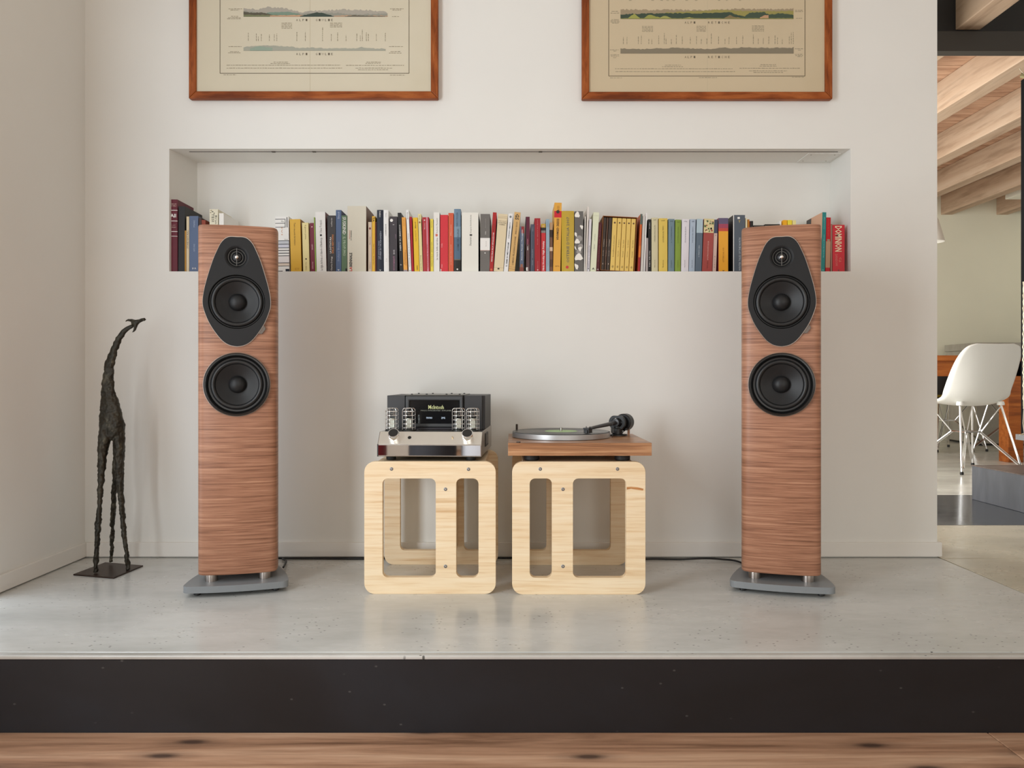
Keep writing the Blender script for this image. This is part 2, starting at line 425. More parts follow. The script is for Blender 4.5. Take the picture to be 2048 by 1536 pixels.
# stair
st = MB().box(2.305, 5.0, 2.6, 3.885, 0, 0.168).build('stair', M_STAIR, bevel=0.002); tag(st, 'dark grey plastered stair steps rising to the right', 'stair')
MB().box(2.303, 5.0, 2.6, 3.887, 0.168, 0.172).build('tread', wood('brown_tread', S(70, 56, 50), S(92, 78, 72), S(110, 96, 90), freq=(3, 20, 20), rough=0.35), st)
MB().box(2.56, 5.0, 2.6, 3.875, 0.172, 0.299).build('upper_step', M_STAIR, st)
MB().box(2.525, 5.0, 2.6, 3.887, 0.299, 0.327).build('upper_tread', flat(S(108, 108, 110), 0.5), st, bevel=0.001)
o = MB().box(2.55, 2.60, 3.835, 3.885, 0.3275, 2.10).build('steel_post', flat(S(16, 16, 18), 0.85, 0.0, 0.1), bevel=0.003)
tag(o, 'thin black steel post rising from the stair at the right edge', 'post')
# knitted throw with loose strands, hanging in front of the post
t = empty('knitted_throw', (2.500, 3.79, 0.328), 'cream knitted throw with loose threads hanging beside the black post', 'textile')
M_YARN = flat(S(214, 204, 182), 0.9); M_OLIVE = flat(S(150, 142, 104), 0.9)
b = MB()
random.seed(3)
for k in range(12):
    pts = []
    for i in range(40):
        z = 0.13 + 0.62 * i / 39
        pts.append((0.006 + 0.011 * k + 0.004 * math.sin(i * 1.6 + k * 1.9), 0.02 * math.sin(k * 1.1) + 0.004 * math.cos(i * 1.6), z))
    b.tube(pts, 0.0055, 5)
b.build('knit', M_YARN, t, 40)
b = MB()
for k in range(5):
    b.tube([(0.0 + 0.012 * k, -0.01, 0.16), (-0.008 + 0.012 * k, -0.012, 0.06), (-0.004 + 0.01 * k, -0.015, 0.012), (-0.03 + 0.01 * k, -0.02, 0.003)], 0.0022, 5)
b.build('fringe', M_YARN, t, 40)
t = empty('rope', (2.512, 3.79, 1.95), 'knotted olive and cream rope tied high on the black post', 'rope')
b = MB(); b.tube([(-0.03, -0.01, 0.135), (0.0, -0.03, 0.12), (0.05, -0.03, 0.10), (0.08, 0.0, 0.09)], 0.012, 8)
b.tube([(0.03, -0.03, 0.12), (0.012, -0.035, 0.0), (0.018, -0.03, -0.08)], [0.013, 0.016, 0.012], 8); b.build('knot', M_OLIVE, t, 40)
b = MB(); b.tube([(-0.02, -0.035, 0.13), (-0.026, -0.038, 0.02), (-0.01, -0.036, -0.07), (-0.003, -0.034, -0.2), (-0.012, -0.034, -0.24)], 0.0022, 5)
b.tube([(-0.03, -0.03, 0.135), (-0.045, -0.03, 0.15), (-0.05, -0.03, 0.16)], 0.0018, 5); b.build('loose_strand', M_YARN, t, 40)

# dining table
t = empty('dining_table', (0, 0, 0), 'orange brown wooden dining table behind the white shell chair', 'table')
MB().box(2.3, 3.72, 5.55, 6.35, 0.731, 0.77).build('tabletop', M_TABLE, t, bevel=0.003)
MB().box(2.36, 3.68, 5.575, 5.60, 0.622, 0.731).build('apron', M_TABLE, t)
MB().box(2.36, 3.68, 6.30, 6.325, 0.622, 0.731).build('apron', M_TABLE, t)
for x, y_ in ((2.36, 5.575), (3.57, 5.575), (2.36, 6.215), (3.15, 6.215)):
    MB().box(x, x + 0.11, y_, y_ + 0.11, 0.0, 0.731).build('leg', M_TABLE, t, bevel=0.003)
# kitchen counter
t = empty('kitchen_counter', (4.17, 6.95, 0), 'grey concrete kitchen counter behind the dining table', 'counter', rz=R(-3))
M_GREY = mat_concrete('grey_counter', S(140, 136, 126), S(158, 154, 144), S(170, 166, 156), (0.5, 0.6), False)
MB().box(0, 0.75, 0, 0.55, 0.02, 0.86).build('body', M_GREY, t, bevel=0.004)
MB().box(-0.012, 0.76, -0.015, 0.56, 0.86, 0.925).build('worktop', M_GREY, t, bevel=0.006)
MB().box(0.03, 0.72, 0.04, 0.55, 0.0, 0.02).build('plinth', flat(S(60, 58, 54)), t)
# pendant lamp
t = empty('pendant_lamp', (3.235, 6.0, 1.66), 'white cone pendant lamp hanging just beside the white wall end', 'lamp')
b = MB(); b.lathe([(0.035, 0.215), (0.06, 0.17), (0.105, 0.0), (0.102, 0.0), (0.057, 0.168), (0.033, 0.21)], 28); b.build('shade', flat(S(232, 230, 222), 0.5), t, 40)
MB().lathe([(0.02, 0.20), (0.02, 0.25), (0.006, 0.27)], 14).build('lamp_holder', flat(S(225, 222, 212)), t, 40)
MB().tube([(0, 0, 0.26), (0, 0, 0.732)], 0.003, 6).build('cord', flat(S(200, 196, 184)), t)
# white ventilation box between the rafters
t = MB().box(4.485, 4.715, 6.05, 7.05, ZR + 0.02, ZR + 0.18).build('ventilation_box', flat(S(228, 226, 214), 0.5), bevel=0.004)
tag(t, 'white box under the ceiling boards beside the short rafter end', 'vent')
t.location = (0, 0, 0.004)
# ------------------------------------------------------------------ moulded shell chairs on chrome rod bases
M_CHROME = flat((0.82, 0.82, 0.83), 0.12, 1.0, name='chrome')
def shell_mb(th=0.006):
    # side profile (y back, z up) with half width and edge lift
    prof = [(-0.205, 0.425, 0.185, 0.004), (-0.19, 0.437, 0.205, 0.006), (-0.15, 0.440, 0.218, 0.010), (-0.08, 0.430, 0.226, 0.020), (0.0, 0.420, 0.230, 0.032),
            (0.08, 0.424, 0.232, 0.050), (0.135, 0.450, 0.232, 0.070), (0.170, 0.50, 0.231, 0.078), (0.192, 0.56, 0.230, 0.074),
            (0.210, 0.63, 0.226, 0.062), (0.226, 0.70, 0.216, 0.046), (0.238, 0.755, 0.198, 0.030), (0.246, 0.79, 0.170, 0.016), (0.250, 0.806, 0.125, 0.006)]
    sp = spline(prof, 3); n = 17
    rows = []
    for i, (y, z, hw, lift) in enumerate(sp):
        a = sp[max(0, i - 1)]; c = sp[min(len(sp) - 1, i + 1)]
        t = Vector((c[0] - a[0], c[1] - a[1])).normalized(); nrm = Vector((-t.y, t.x))   # towards the sitter
        row = []
        for k in range(n):
            s_ = -1 + 2 * k / (n - 1)
            q = lift * (abs(s_) ** 2.6)
            row.append(((s_ * hw), y + nrm.x * q, z + nrm.y * q))
        rows.append(row)
    m = MB(); vs = [p for r in rows for p in r]
    m.add(vs, [(i * n + k, i * n + k + 1, (i + 1) * n + k + 1, (i + 1) * n + k) for i in range(len(rows) - 1) for k in range(n - 1)])
    return m
def make_chair(label, shell_mat, cushion=None):
    t = empty('shell_chair', (0, 0, 0), label, 'chair', 'shell chairs round the dining table')
    o = shell_mb().build('seat_shell', shell_mat, t, 60)
    sd = o.modifiers.new('thick', 'SOLIDIFY'); sd.thickness = 0.007; sd.offset = 0
    if cushion:
        c = MB(); c.lathe([(0.0, 0.0), (0.15, 0.0), (0.175, 0.008), (0.178, 0.016), (0.16, 0.026), (0.0, 0.03)], 28, 'z', (0, -0.02, 0.436)); c.build('cushion', cushion, t, 50)
    mounts = [(-0.15, -0.13, 0.425), (0.15, -0.13, 0.425), (-0.14, 0.12, 0.428), (0.14, 0.12, 0.428)]
    feet = [(-0.225, -0.215, 0.012), (0.225, -0.215, 0.012), (-0.205, 0.215, 0.012), (0.205, 0.215, 0.012)]
    inner = [(-0.055, -0.06, 0.25), (0.055, -0.06, 0.25), (-0.055, 0.06, 0.25), (0.055, 0.06, 0.25)]
    for a, f in zip(mounts, feet):
        l = MB().tube([a, f], 0.0065, 8).build('leg', M_CHROME, t, 40)
        MB().lathe([(0.010, -0.012), (0.011, 0.0), (0.008, 0.008)], 10, 'z', f).build('foot_cap', flat(S(25, 25, 25), 0.5), l, 40)
    b_ = MB()
    for i in range(4):
        f, a = Vector(feet[i]), Vector(mounts[i]); q = Vector(inner[i])
        b_.tube([f + Vector((0, 0, 0.03)), q], 0.0042, 6); b_.tube([f + Vector((0.012 * (1 if f.x < 0 else -1), 0, 0.028)), q + Vector((0.01 * (1 if f.x < 0 else -1), 0, -0.004))], 0.0042, 6)
        b_.tube([a + Vector((0, 0, -0.012)), q], 0.0042, 6)
    for i, j in ((0, 1), (2, 3), (0, 2), (1, 3)): b_.tube([inner[i], inner[j]], 0.0045, 6)
    b_.build('brace', M_CHROME, t, 40)
    for a in mounts: MB().lathe([(0.02, -0.004), (0.022, 0.004), (0.018, 0.02)], 12, 'z', a).build('mount', shell_mat, t, 40)
    return t
ch = make_chair('white moulded shell chair on chrome rods in front of the table', flat(S(240, 240, 236), 0.42, name='white_shell'))
ch.location = (3.0, 5.12, 0.0); ch.rotation_euler = (0, 0, R(-171)); ch.scale = (1.05, 1.05, 1.02)
bk = make_chair('black shell chair with a yellow cushion behind the table, beside the wall end', flat(S(26, 23, 24), 0.35), flat(S(150, 132, 28), 0.9))
bk.location = (3.68, 6.60, 0.0); bk.rotation_euler = (0, 0, R(8))
copy_thing(bk, (4.05, 6.20, 0.0), R(-75), 'dark shell chair mostly hidden behind the white shell chair')

# ------------------------------------------------------------------ floor standing loudspeakers
M_MATT = flat(S(30, 30, 31), 0.55, 0.0, 0.3, name='matt_black_baffle'); M_CONE = flat(S(28, 28, 29), 0.45, 0.0, 0.35); M_RUB = flat(S(24, 24, 25), 0.36)
M_GLOSS = flat(S(18, 18, 18), 0.25); M_COPPER = flat((0.40, 0.34, 0.30), 0.35, 1.0); M_BRONZE = flat((0.50, 0.44, 0.40), 0.28, 1.0)
M_BASE = flat(S(128, 131, 133), 0.42, name='grey_base'); M_DOME = flat(S(40, 40, 42), 0.16)
def zz(py): return 0.608 + (756 - py) / 706.0
def make_speaker(label):
    t = empty('loudspeaker', (0, 0, 0), label, 'loudspeaker', 'walnut floor standing loudspeakers')
    H = 0.107
    half = [(0.0, -0.0105), (0.05, -0.008), (0.085, -0.003), (0.099, 0.003), (0.1055, 0.012), (0.108, 0.03), (0.107, 0.08), (0.100, 0.15), (0.086, 0.22), (0.066, 0.275), (0.05, 0.29), (0.0, 0.292)]
    right = spline(half, 4); pts = right + [(-x, y) for x, y in reversed(right[1:-1])]
    def ring(z, k):
        out = []
        n = len(pts)
        for i in range(n):
            p = Vector(pts[i]); tt = Vector(pts[(i + 1) % n]) - Vector(pts[i - 1]); nn = Vector((tt.y, -tt.x)).normalized()
            q = p - nn * k; out.append((q.x, q.y, z))
        return out
    z0, z1 = 0.051, 1.041
    MB().stack([ring(z0, 0.004), ring(z0 + 0.0012, 0.0012), ring(z0 + 0.004, 0), ring(z1 - 0.004, 0), ring(z1 - 0.0012, 0.0012), ring(z1, 0.004)]).build('cabinet', M_SPK, t, 35)
    cab = t.children[-1]
    cut = MB()
    for py_c, r_c in ((515, 0.031), (604, 0.0765), (769, 0.088)): cut.lathe([(0.0, -0.05), (r_c, -0.05), (r_c, 0.045), (0.0, 0.045)], 56, 'y', (0, 0, zz(py_c)))
    cut = cut.build('cutter', M_SPK)
    bo = cab.modifiers.new('cut', 'BOOLEAN'); bo.operation = 'DIFFERENCE'; bo.object = cut; bo.solver = 'EXACT'
    bpy.context.view_layer.update()
    me = bpy.data.meshes.new_from_object(cab.evaluated_get(bpy.context.evaluated_depsgraph_get()))
    cab.modifiers.clear(); cab.data = me; bpy.data.objects.remove(cut)
    # shield shaped baffle
    prof = [(474, 0), (474, 13), (478, 22), (487, 30), (500, 36.5), (524, 46), (565, 58), (592, 63.5), (610, 64.3), (626, 60.5), (648, 51.5), (668, 39), (683, 26.5), (691, 13.5), (693.5, 0)]
    rs = spline([(hw / 706.0, zz(y)) for y, hw in prof], 4)
    out = rs + [(-x, z) for x, z in reversed(rs[1:-1])]
    hole1 = [(0.0765 * math.cos(a), zz(604) + 0.0765 * math.sin(a)) for a in [2 * math.pi * i / 64 for i in range(64)]]
    hole2 = [(0.0325 * math.cos(a), zz(515) + 0.0325 * math.sin(a)) for a in [2 * math.pi * i / 40 for i in range(40)]]
    MB().prism([[(x * 1.006, zz(600) + (z - zz(600)) * 1.0035) for x, z in out], hole1, hole2], -0.0130, 0.002, 'y').build('baffle_rim', M_COPPER, t)
    MB().prism([[(x * 0.992, zz(600) + (z - zz(600)) * 0.992) for x, z in out], hole1, hole2], -0.0165, -0.010, 'y').build('baffle', M_MATT, t, bevel=0.001)
    def driver(py, r, trim):
        z = zz(py)
        d = MB(); y0 = -0.0135
        if trim:
            d.lathe([(0.0885, y0 + 0.012), (0.0905, y0 + 0.012), (0.0905, y0 - 0.0005), (0.0895, y0 - 0.0012), (0.0885, y0 - 0.0005)], 72, 'y', (0, 0, z), 0, cap=False)
            d.lathe([(0.0885, y0 - 0.001), (0.087, y0 - 0.004), (0.083, y0 - 0.0045), (0.0765, y0 + 0.003), (0.0765, y0 + 0.012)], 72, 'y', (0, 0, z), 1, cap=False)
            root = d.build('woofer', [M_COPPER, M_GLOSS], t, 50)
        else:
            d.lathe([(0.0765, y0 - 0.003), (0.0745, y0 - 0.0005), (0.073, y0 + 0.005), (0.0765, y0 + 0.012)], 72, 'y', (0, 0, z), 1, cap=False)
            root = d.build('woofer', [M_COPPER, M_GLOSS], t, 50)
        MB().lathe([(0.0765, y0 + 0.0040), (0.0718, y0 + 0.0045), (0.0700, y0 + 0.001), (0.0670, y0 - 0.0022), (0.0640, y0 - 0.0030), (0.0610, y0 - 0.0018), (0.0585, y0 + 0.0012), (0.0575, y0 + 0.0045), (0.0575, y0 + 0.007)], 72, 'y', (0, 0, z), cap=False).build('surround', M_RUB, root, 60)
        MB().lathe([(0.0580, y0 + 0.0046), (0.055, y0 + 0.0056), (0.045, y0 + 0.0095), (0.034, y0 + 0.0135), (0.0235, y0 + 0.0165), (0.0235, y0 + 0.019)], 72, 'y', (0, 0, z), cap=False).build('cone', M_CONE, root, 60)
        MB().lathe([(0.0243, y0 + 0.017), (0.0243, y0 + 0.0145), (0.0232, y0 + 0.013), (0.0225, y0 + 0.0105), (0.0195, y0 + 0.0050), (0.014, y0 + 0.0008), (0.0075, y0 - 0.0013), (0.0, y0 - 0.0020)], 48, 'y', (0, 0, z)).build('dust_cap', M_CONE, root, 60)
    driver(604, 0, False); driver(769, 0, True)
    z = zz(515); y0 = -0.0165
    tw = MB().lathe([(0.0325, y0 + 0.0003), (0.0300, y0 + 0.0010), (0.0250, y0 + 0.0050), (0.0240, y0 + 0.0090), (0.0195, y0 + 0.0115), (0.0185, y0 + 0.0105), (0.0175, y0 + 0.012), (0.0, y0 + 0.013)], 48, 'y', (0, 0, z), cap=False).build('tweeter', M_MATT, t, 40)
    MB().lathe([(0.0145, y0 + 0.0125), (0.0140, y0 + 0.008), (0.011, y0 + 0.0035), (0.006, y0 + 0.0010), (0.0, y0)], 40, 'y', (0, 0, z)).build('dome', M_DOME, tw, 60)
    g = MB(); g.box(-0.0008, 0.0008, y0 - 0.003, y0 - 0.0016, z - 0.025, z + 0.025)
    g.lathe([(0.0045, y0 - 0.0032), (0.0025, y0 - 0.0045), (0.0, y0 - 0.005)], 20, 'y', (0, 0, z), 1); g.lathe([(0.0045, y0 - 0.0032), (0.0, y0 - 0.002)], 20, 'y', (0, 0, z), 1)
    g.box(-0.0008, 0.0008, y0 - 0.003, y0 + 0.006, z + 0.0236, z + 0.025); g.box(-0.0008, 0.0008, y0 - 0.003, y0 + 0.006, z - 0.025, z - 0.0236)
    g.build('phase_bar', [flat(S(95, 94, 92), 0.4), flat((0.9, 0.9, 0.9), 0.15, 1.0)], tw, 50)
    g = MB(); g.tube([(0.0160 * math.cos(a), y0 + 0.004, z + 0.0160 * math.sin(a)) for a in [2 * math.pi * i / 40 for i in range(40)]], 0.0006, 6, closed=True)
    g.tube([(0.0235 * math.cos(a), y0 + 0.0055, z + 0.0235 * math.sin(a)) for a in [2 * math.pi * i / 40 for i in range(40)]], 0.0005, 6, closed=True)
    g.build('guard_ring', flat(S(120, 118, 114), 0.35, 0.8), tw, 60)
    tab = [(0.078, 0.748), (0.0745, 0.756), (0.067, 0.7625), (0.052, 0.738), (0.056, 0.7335), (0.068, 0.7335)]
    MB().prism(tab, -0.0125, 0.002, 'y').build('badge_tab', flat(S(112, 102, 94), 0.5, 0.3), t, bevel=0.001)
    # feet and base plate
    for x, y_ in ((-0.072, 0.022), (0.072, 0.022), (0.0, 0.22)):
        MB().lathe([(0.017, 0.0308), (0.017, 0.0512)], 28, 'z', (x, y_, 0)).build('pillar', M_BRONZE, t, 40)
    hb = [(0.0, -0.048), (0.06, -0.045), (0.115, -0.038), (0.132, -0.033), (0.140, -0.022), (0.139, 0.0), (0.132, 0.05), (0.116, 0.12), (0.093, 0.19), (0.066, 0.245), (0.05, 0.255), (0.0, 0.258)]
    r2 = spline(hb, 4); pb = r2 + [(-x, y) for x, y in reversed(r2[1:-1])]
    bp = MB().prism(pb, 0.0125, 0.031, 'z').build('base_plate', M_BASE, t, bevel=0.0012)
    for x, y_ in ((-0.105, -0.012), (0.105, -0.012), (0.0, 0.22)):
        MB().lathe([(0.004, 0.0), (0.010, 0.003), (0.010, 0.0125)], 16, 'z', (x, y_, 0)).build('floor_spike', flat(S(24, 24, 25), 0.4), bp, 40)
    return t
sp = make_speaker('tall walnut loudspeaker left of the crates, before the burgundy book')
sp.location = (-0.781, 2.2045, 0); sp.rotation_euler = (0, 0, R(13.6))
copy_thing(sp, (0.765, 2.2015, 0), R(-16.0), 'tall walnut loudspeaker right of the crates, near the red-spined books')

# ------------------------------------------------------------------ pine crates
def make_crate(name_label, x0, y0, Wd, Ht, wins, screws, divx, mi, x_off):
    """local x 0..Wd, front at y 0"""
    t = empty('pine_crate', (x0, y0, 0), name_label, 'crate', 'pine crates carrying the hi-fi')
    D, T = 0.365, 0.022
    loops = [rrect(0, Wd, 0.0, Ht, 0.030, 7)] + [rrect(a, c, d, e, 0.0155 if c - a > 0.08 else 0.0155, 7) for a, c, d, e in wins]
    MB().prism(loops, 0, T, 'y').build('front_panel', M_PINE[mi], t, bevel=0.0035, segs=3)
    MB().prism(loops, D - T, D, 'y').build('rear_panel', M_PINE[1 - mi], t, bevel=0.0035, segs=3)
    MB().box(0.03, Wd - 0.03, T, D - T, Ht - 0.024, Ht - 0.003).build('top_board', M_PINE[mi], t, bevel=0.001)
    MB().box(divx - 0.010, divx + 0.010, T, D - T, 0.062, Ht - 0.0245).build('divider_board', M_PINE[1 - mi], t, bevel=0.001)
    for sx, sz in screws:
        s_ = MB(); s_.lathe([(0.0, 0.0015), (0.0048, 0.0015), (0.0048, -0.0004), (0.0036, -0.0012), (0.0018, -0.0012), (0.0018, 0.0006), (0.0, 0.0006)], 18, 'y', (sx, 0, sz)); s_.build('screw', flat(S(118, 120, 126), 0.4, 0.6), t, 40)
    return t
Yc1, Yc2 = 2.181, 2.176
def lx(px, Y, x0): return (px - 1024) * Y / F - x0
def lz(py, Y): return EYE - (py - HOR) * Y / F
xa = (728.5 - 1024) * Yc1 / F; wa = (991.5 - 728.5) * Yc1 / F
g = lambda px: lx(px, Yc1, xa)
ZT = 0.3730
make_crate('pale pine crate with round windows under the valve amplifier', xa, Yc1, wa, ZT,
           [(g(765), g(871.5), lz(1155, Yc1), lz(957, Yc1)), (g(912.5), g(957), lz(1155, Yc1), lz(957, Yc1))],
           [(g(783), lz(938, Yc1)), (g(937), lz(938.5, Yc1)), (g(891), lz(978.5, Yc1)), (g(891), lz(1132.7, Yc1))], g(892), 0, 0)
xb = (1024.3 - 1024) * Yc2 / F; wb = (1291 - 1024.3) * Yc2 / F
g = lambda px: lx(px, Yc2, xb)
cr2 = make_crate('pale pine crate with a knot streak under the record player', xb, Yc2, wb, ZT,
           [(g(1059.5), g(1104), lz(1155.5, Yc2), lz(957, Yc2)), (g(1146), g(1252.5), lz(1155.5, Yc2), lz(957, Yc2))],
           [(g(1080.5), lz(938, Yc2)), (g(1235), lz(938, Yc2)), (g(1126), lz(978.5, Yc2)), (g(1126), lz(1132.7, Yc2))], g(1125), 1, 0)

kx = lambda px: lx(px, Yc2, xb)
b = MB(); b.prism([(kx(1253.5), lz(974, Yc2)), (kx(1262), lz(973.2, Yc2)), (kx(1275), lz(974.5, Yc2)), (kx(1287), lz(977.5, Yc2)), (kx(1286), lz(981, Yc2)), (kx(1274), lz(979.5, Yc2)), (kx(1262), lz(977.5, Yc2)), (kx(1253.5), lz(979, Yc2))][::-1], -0.00025, 0.0005, 'y')
b.build('knot_streak', wood('knot_streak', S(168, 104, 54), S(196, 138, 84), S(216, 168, 116), freq=(6, 20, 160), rough=0.5), cr2)
# ------------------------------------------------------------------ valve amplifier
t = empty('valve_amplifier', (-0.2345, 2.195, ZT), 'valve amplifier with four caged tubes and a mirror front on the left crate', 'amplifier', rz=R(-3.0))
W2 = 0.1485
M_MIRROR = flat((0.86, 0.85, 0.84), 0.03, 1.0, name='mirror_steel'); M_SATIN = flat((0.86, 0.83, 0.77), 0.38, 1.0, name='satin_steel')
M_ABLK = flat(S(44, 44, 46), 0.45, name='amp_black'); M_ADARK = flat(S(24, 24, 25), 0.4); M_RUBBER = flat(S(20, 20, 20), 0.6)
prof = [(0.0, 0.012), (0.0, 0.0455), (0.031, 0.081), (0.355, 0.081), (0.355, 0.012)]
MB().prism(prof, -W2, W2, 'x').build('chassis', flat((0.46, 0.43, 0.40), 0.25, 1.0), t, bevel=0.0015)
MB().box(-W2 + 0.002, W2 - 0.002, -0.0015, 0.001, 0.015, 0.0445).build('mirror_panel', M_MIRROR, t, bevel=0.0004)
a45 = math.atan2(0.0355, 0.031)
SL = Matrix.Translation((0, 0.0155, 0.06325)) @ Matrix.Rotation(a45, 4, 'X')     # local: x across, y up the slope, z outward (after flip)
cp = MB().box(-W2 + 0.002, W2 - 0.001, -0.0225, 0.0225, -0.0005, 0.0012, M=SL).build('control_panel', M_SATIN, t, bevel=0.0004)
MB().box(-W2, -W2 + 0.003, -0.002, 0.03, 0.012, 0.047).build('edge_trim', M_ADARK, t)
for s_ in (-0.102, 0.1085):
    k_ = MB(); k_.lathe([(0.0, 0.0), (0.0158, 0.0), (0.0158, 0.008), (0.0146, 0.0088), (0.0146, 0.0102), (0.0160, 0.011), (0.0160, 0.0225), (0.0148, 0.0240), (0.0138, 0.0240), (0.0136, 0.022)], 40, 'z', (s_, 0.0, 0.0012), 0, SL, cap=False)
    k_ = k_.build('knob', flat((0.9, 0.89, 0.88), 0.14, 1.0), t, 40)
    MB().lathe([(0.0139, 0.0230), (0.0139, 0.0238), (0.0, 0.0232)], 36, 'z', (s_, 0.0, 0.0012), 0, SL).build('knob_face', flat(S(30, 29, 29), 0.3), k_, 40)
    MB().lathe([(0.0147, 0.0090), (0.0149, 0.0095), (0.0147, 0.0100)], 36, 'z', (s_, 0.0, 0.0012), 0, SL).build('knob_groove', M_ADARK, k_)
MB().lathe([(0.0052, 0.0010), (0.0052, 0.0018), (0.0036, 0.0018), (0.0036, 0.0013), (0.0, 0.0013)], 24, 'z', (-0.059, 0.001, 0), 0, SL).build('headphone_socket', flat(S(12, 12, 12), 0.4), t, 40)
MB().lathe([(0.0032, 0.0012), (0.0032, 0.0020), (0.0018, 0.0022), (0.0018, 0.0060), (0.0024, 0.0075), (0.0, 0.0085)], 20, 'z', (0.0645, 0.0, 0), 0, SL).build('toggle_switch', flat((0.7, 0.6, 0.45), 0.3, 1.0), t, 40)
gr = MB().box(W2 - 0.0005, W2 + 0.002, 0.12, 0.21, 0.03, 0.07).build('side_grille', M_ADARK, t, bevel=0.001)
for i in range(4): MB().box(W2 + 0.002, W2 + 0.003, 0.135 + 0.016 * i, 0.143 + 0.016 * i, 0.036, 0.064).build('grille_bar', flat(S(130, 126, 120), 0.4, 0.6), gr)
for x in (-0.115, 0.115):
    for y_ in (0.03, 0.33): MB().lathe([(0.013, 0.0002), (0.014, 0.003), (0.014, 0.012)], 24, 'z', (x, y_, 0)).build('foot', M_RUBBER, t, 40)
# transformer cover
yb = 0.125
MB().box(-0.147, 0.147, yb + 0.012, 0.345, 0.081, 0.1825).build('transformer_cover', M_ABLK, t, bevel=0.0012)
for x0_, x1_ in ((-0.147, -0.093), (0.085, 0.1385)):
    MB().box(x0_, x1_, yb, yb + 0.013, 0.081, 0.1825).build('side_cover', M_ABLK, t, bevel=0.001)
MB().box(-0.092, 0.084, yb - 0.004, 0.30, 0.1826, 0.1850).build('top_plate', flat(S(120, 118, 112), 0.35, 0.6), t, bevel=0.0008)
b = MB()
for x in (-0.075, -0.03, 0.03, 0.07):
    for y_ in (0.14, 0.26): b.lathe([(0.003, 0.185), (0.003, 0.1875), (0.0, 0.1878)], 10, 'z', (x, y_, 0))
b.build('cover_screw', M_ADARK, t, 40)
hd = MB().prism([[(-0.090, 0.088), (0.082, 0.088), (0.082, 0.1815), (-0.090, 0.1815)], [(-0.079, 0.099), (-0.079, 0.1685), (0.073, 0.1685), (0.073, 0.099)]], yb - 0.010, yb + 0.012, 'y').build('display_frame', flat(S(64, 66, 68), 0.35), t, bevel=0.003)
MB().box(-0.079, 0.073, yb - 0.002, yb + 0.012, 0.099, 0.1685).build('display_glass', flat(S(10, 11, 14), 0.12), hd)
MB().box(-0.089, 0.081, yb - 0.016, yb + 0.01, 0.0815, 0.0875).build('display_sill', flat(S(40, 38, 46), 0.3), hd, bevel=0.001)
def emit(col, st):
    m = bpy.data.materials.new('display_glow'); m.use_nodes = True; b_ = m.node_tree.nodes['Principled BSDF']
    b_.inputs['Base Color'].default_value = col; b_.inputs['Emission Color'].default_value = col; b_.inputs['Emission Strength'].default_value = st
    return m
ax = lambda px: (px - 870.8) / 671.0
az = lambda py: EYE - (py - HOR) / 671.0 - ZT
MB().text('McIntosh', ax(871.5), yb - 0.0025, az(814.5), 0.0465, 0.0120, bold=0.012).build('logo', emit(S(190, 194, 140), 0.25), hd)
MB().text('MA252 INTEGRATED AMPLIFIER', ax(871.5), yb - 0.0025, az(821.3), 0.092, 0.0036).build('model_lettering', emit(S(130, 132, 120), 0.3), hd)
b = MB(); b.text('PHONO', ax(858), yb - 0.0025, az(836), 0.0175, 0.0052); b.text('29%', ax(886), yb - 0.0025, az(836), 0.0115, 0.0052)
b.build('readout', emit(S(196, 212, 232), 0.9), hd)
# valves in wire cages
M_WIRE = flat((0.80, 0.79, 0.77), 0.2, 1.0, name='cage_wire')
gl = bpy.data.materials.new('valve_glass'); gl.use_nodes = True
gb = gl.node_tree.nodes['Principled BSDF']; gb.inputs['Base Color'].default_value = (0.95, 0.98, 0.95, 1); gb.inputs['Roughness'].default_value = 0.03
gb.inputs['Transmission Weight'].default_value = 1.0; gb.inputs['IOR'].default_value = 1.12
def cage(x, y_, tilt):
    z0 = 0.0812
    v = MB().lathe([(0.0, z0 + 0.004), (0.0115, z0 + 0.005), (0.0118, z0 + 0.034), (0.0100, z0 + 0.042), (0.005, z0 + 0.0465), (0.0028, z0 + 0.0510), (0.0, z0 + 0.0515)], 28, 'z', (x, y_, 0)).build('valve', gl, t, 50)
    n_ = MB(); n_.box(x - 0.0075, x + 0.0075, y_ - 0.004, y_ + 0.004, z0 + 0.010, z0 + 0.034); n_.lathe([(0.0085, z0 + 0.008), (0.0085, z0 + 0.0095), (0.0, z0 + 0.0096)], 16, 'z', (x, y_, 0)); n_.lathe([(0.0085, z0 + 0.0345), (0.0085, z0 + 0.036), (0.0, z0 + 0.0361)], 16, 'z', (x, y_, 0))
    n_.build('valve_plate', flat((0.62, 0.62, 0.56), 0.35, 1.0), v)
    MB().lathe([(0.0, z0), (0.0195, z0), (0.0195, z0 + 0.0035), (0.012, z0 + 0.0055), (0.0, z0 + 0.0055)], 28, 'z', (x, y_, 0)).build('valve_socket', flat(S(28, 30, 27), 0.35), t, 40)
    c = MB(); r_ = 0.0185
    for h in (0.009, 0.0205, 0.0325, 0.0445, 0.056):
        c.tube([(x + (r_ + 0.001) * math.cos(a), y_ + (r_ + 0.001) * math.sin(a), z0 + h) for a in [2 * math.pi * i / 32 for i in range(32)]], 0.00085, 6, closed=True)
    for i in range(6):
        a = 2 * math.pi * (i + 0.25 + tilt) / 6; ca, sa = math.cos(a), math.sin(a)
        c.tube([(x + q * ca, y_ + q * sa, z0 + h) for q, h in ((r_, 0.003), (r_, 0.058), (r_ - 0.0015, 0.0625), (r_ - 0.005, 0.0655), (r_ - 0.009, 0.0655))], 0.0009, 6)
    c.tube([(x + 0.0095 * math.cos(a), y_ + 0.0095 * math.sin(a), z0 + 0.0655) for a in [2 * math.pi * i / 24 for i in range(24)]], 0.0009, 6, closed=True)
    c.build('cage', M_WIRE, t, 50)
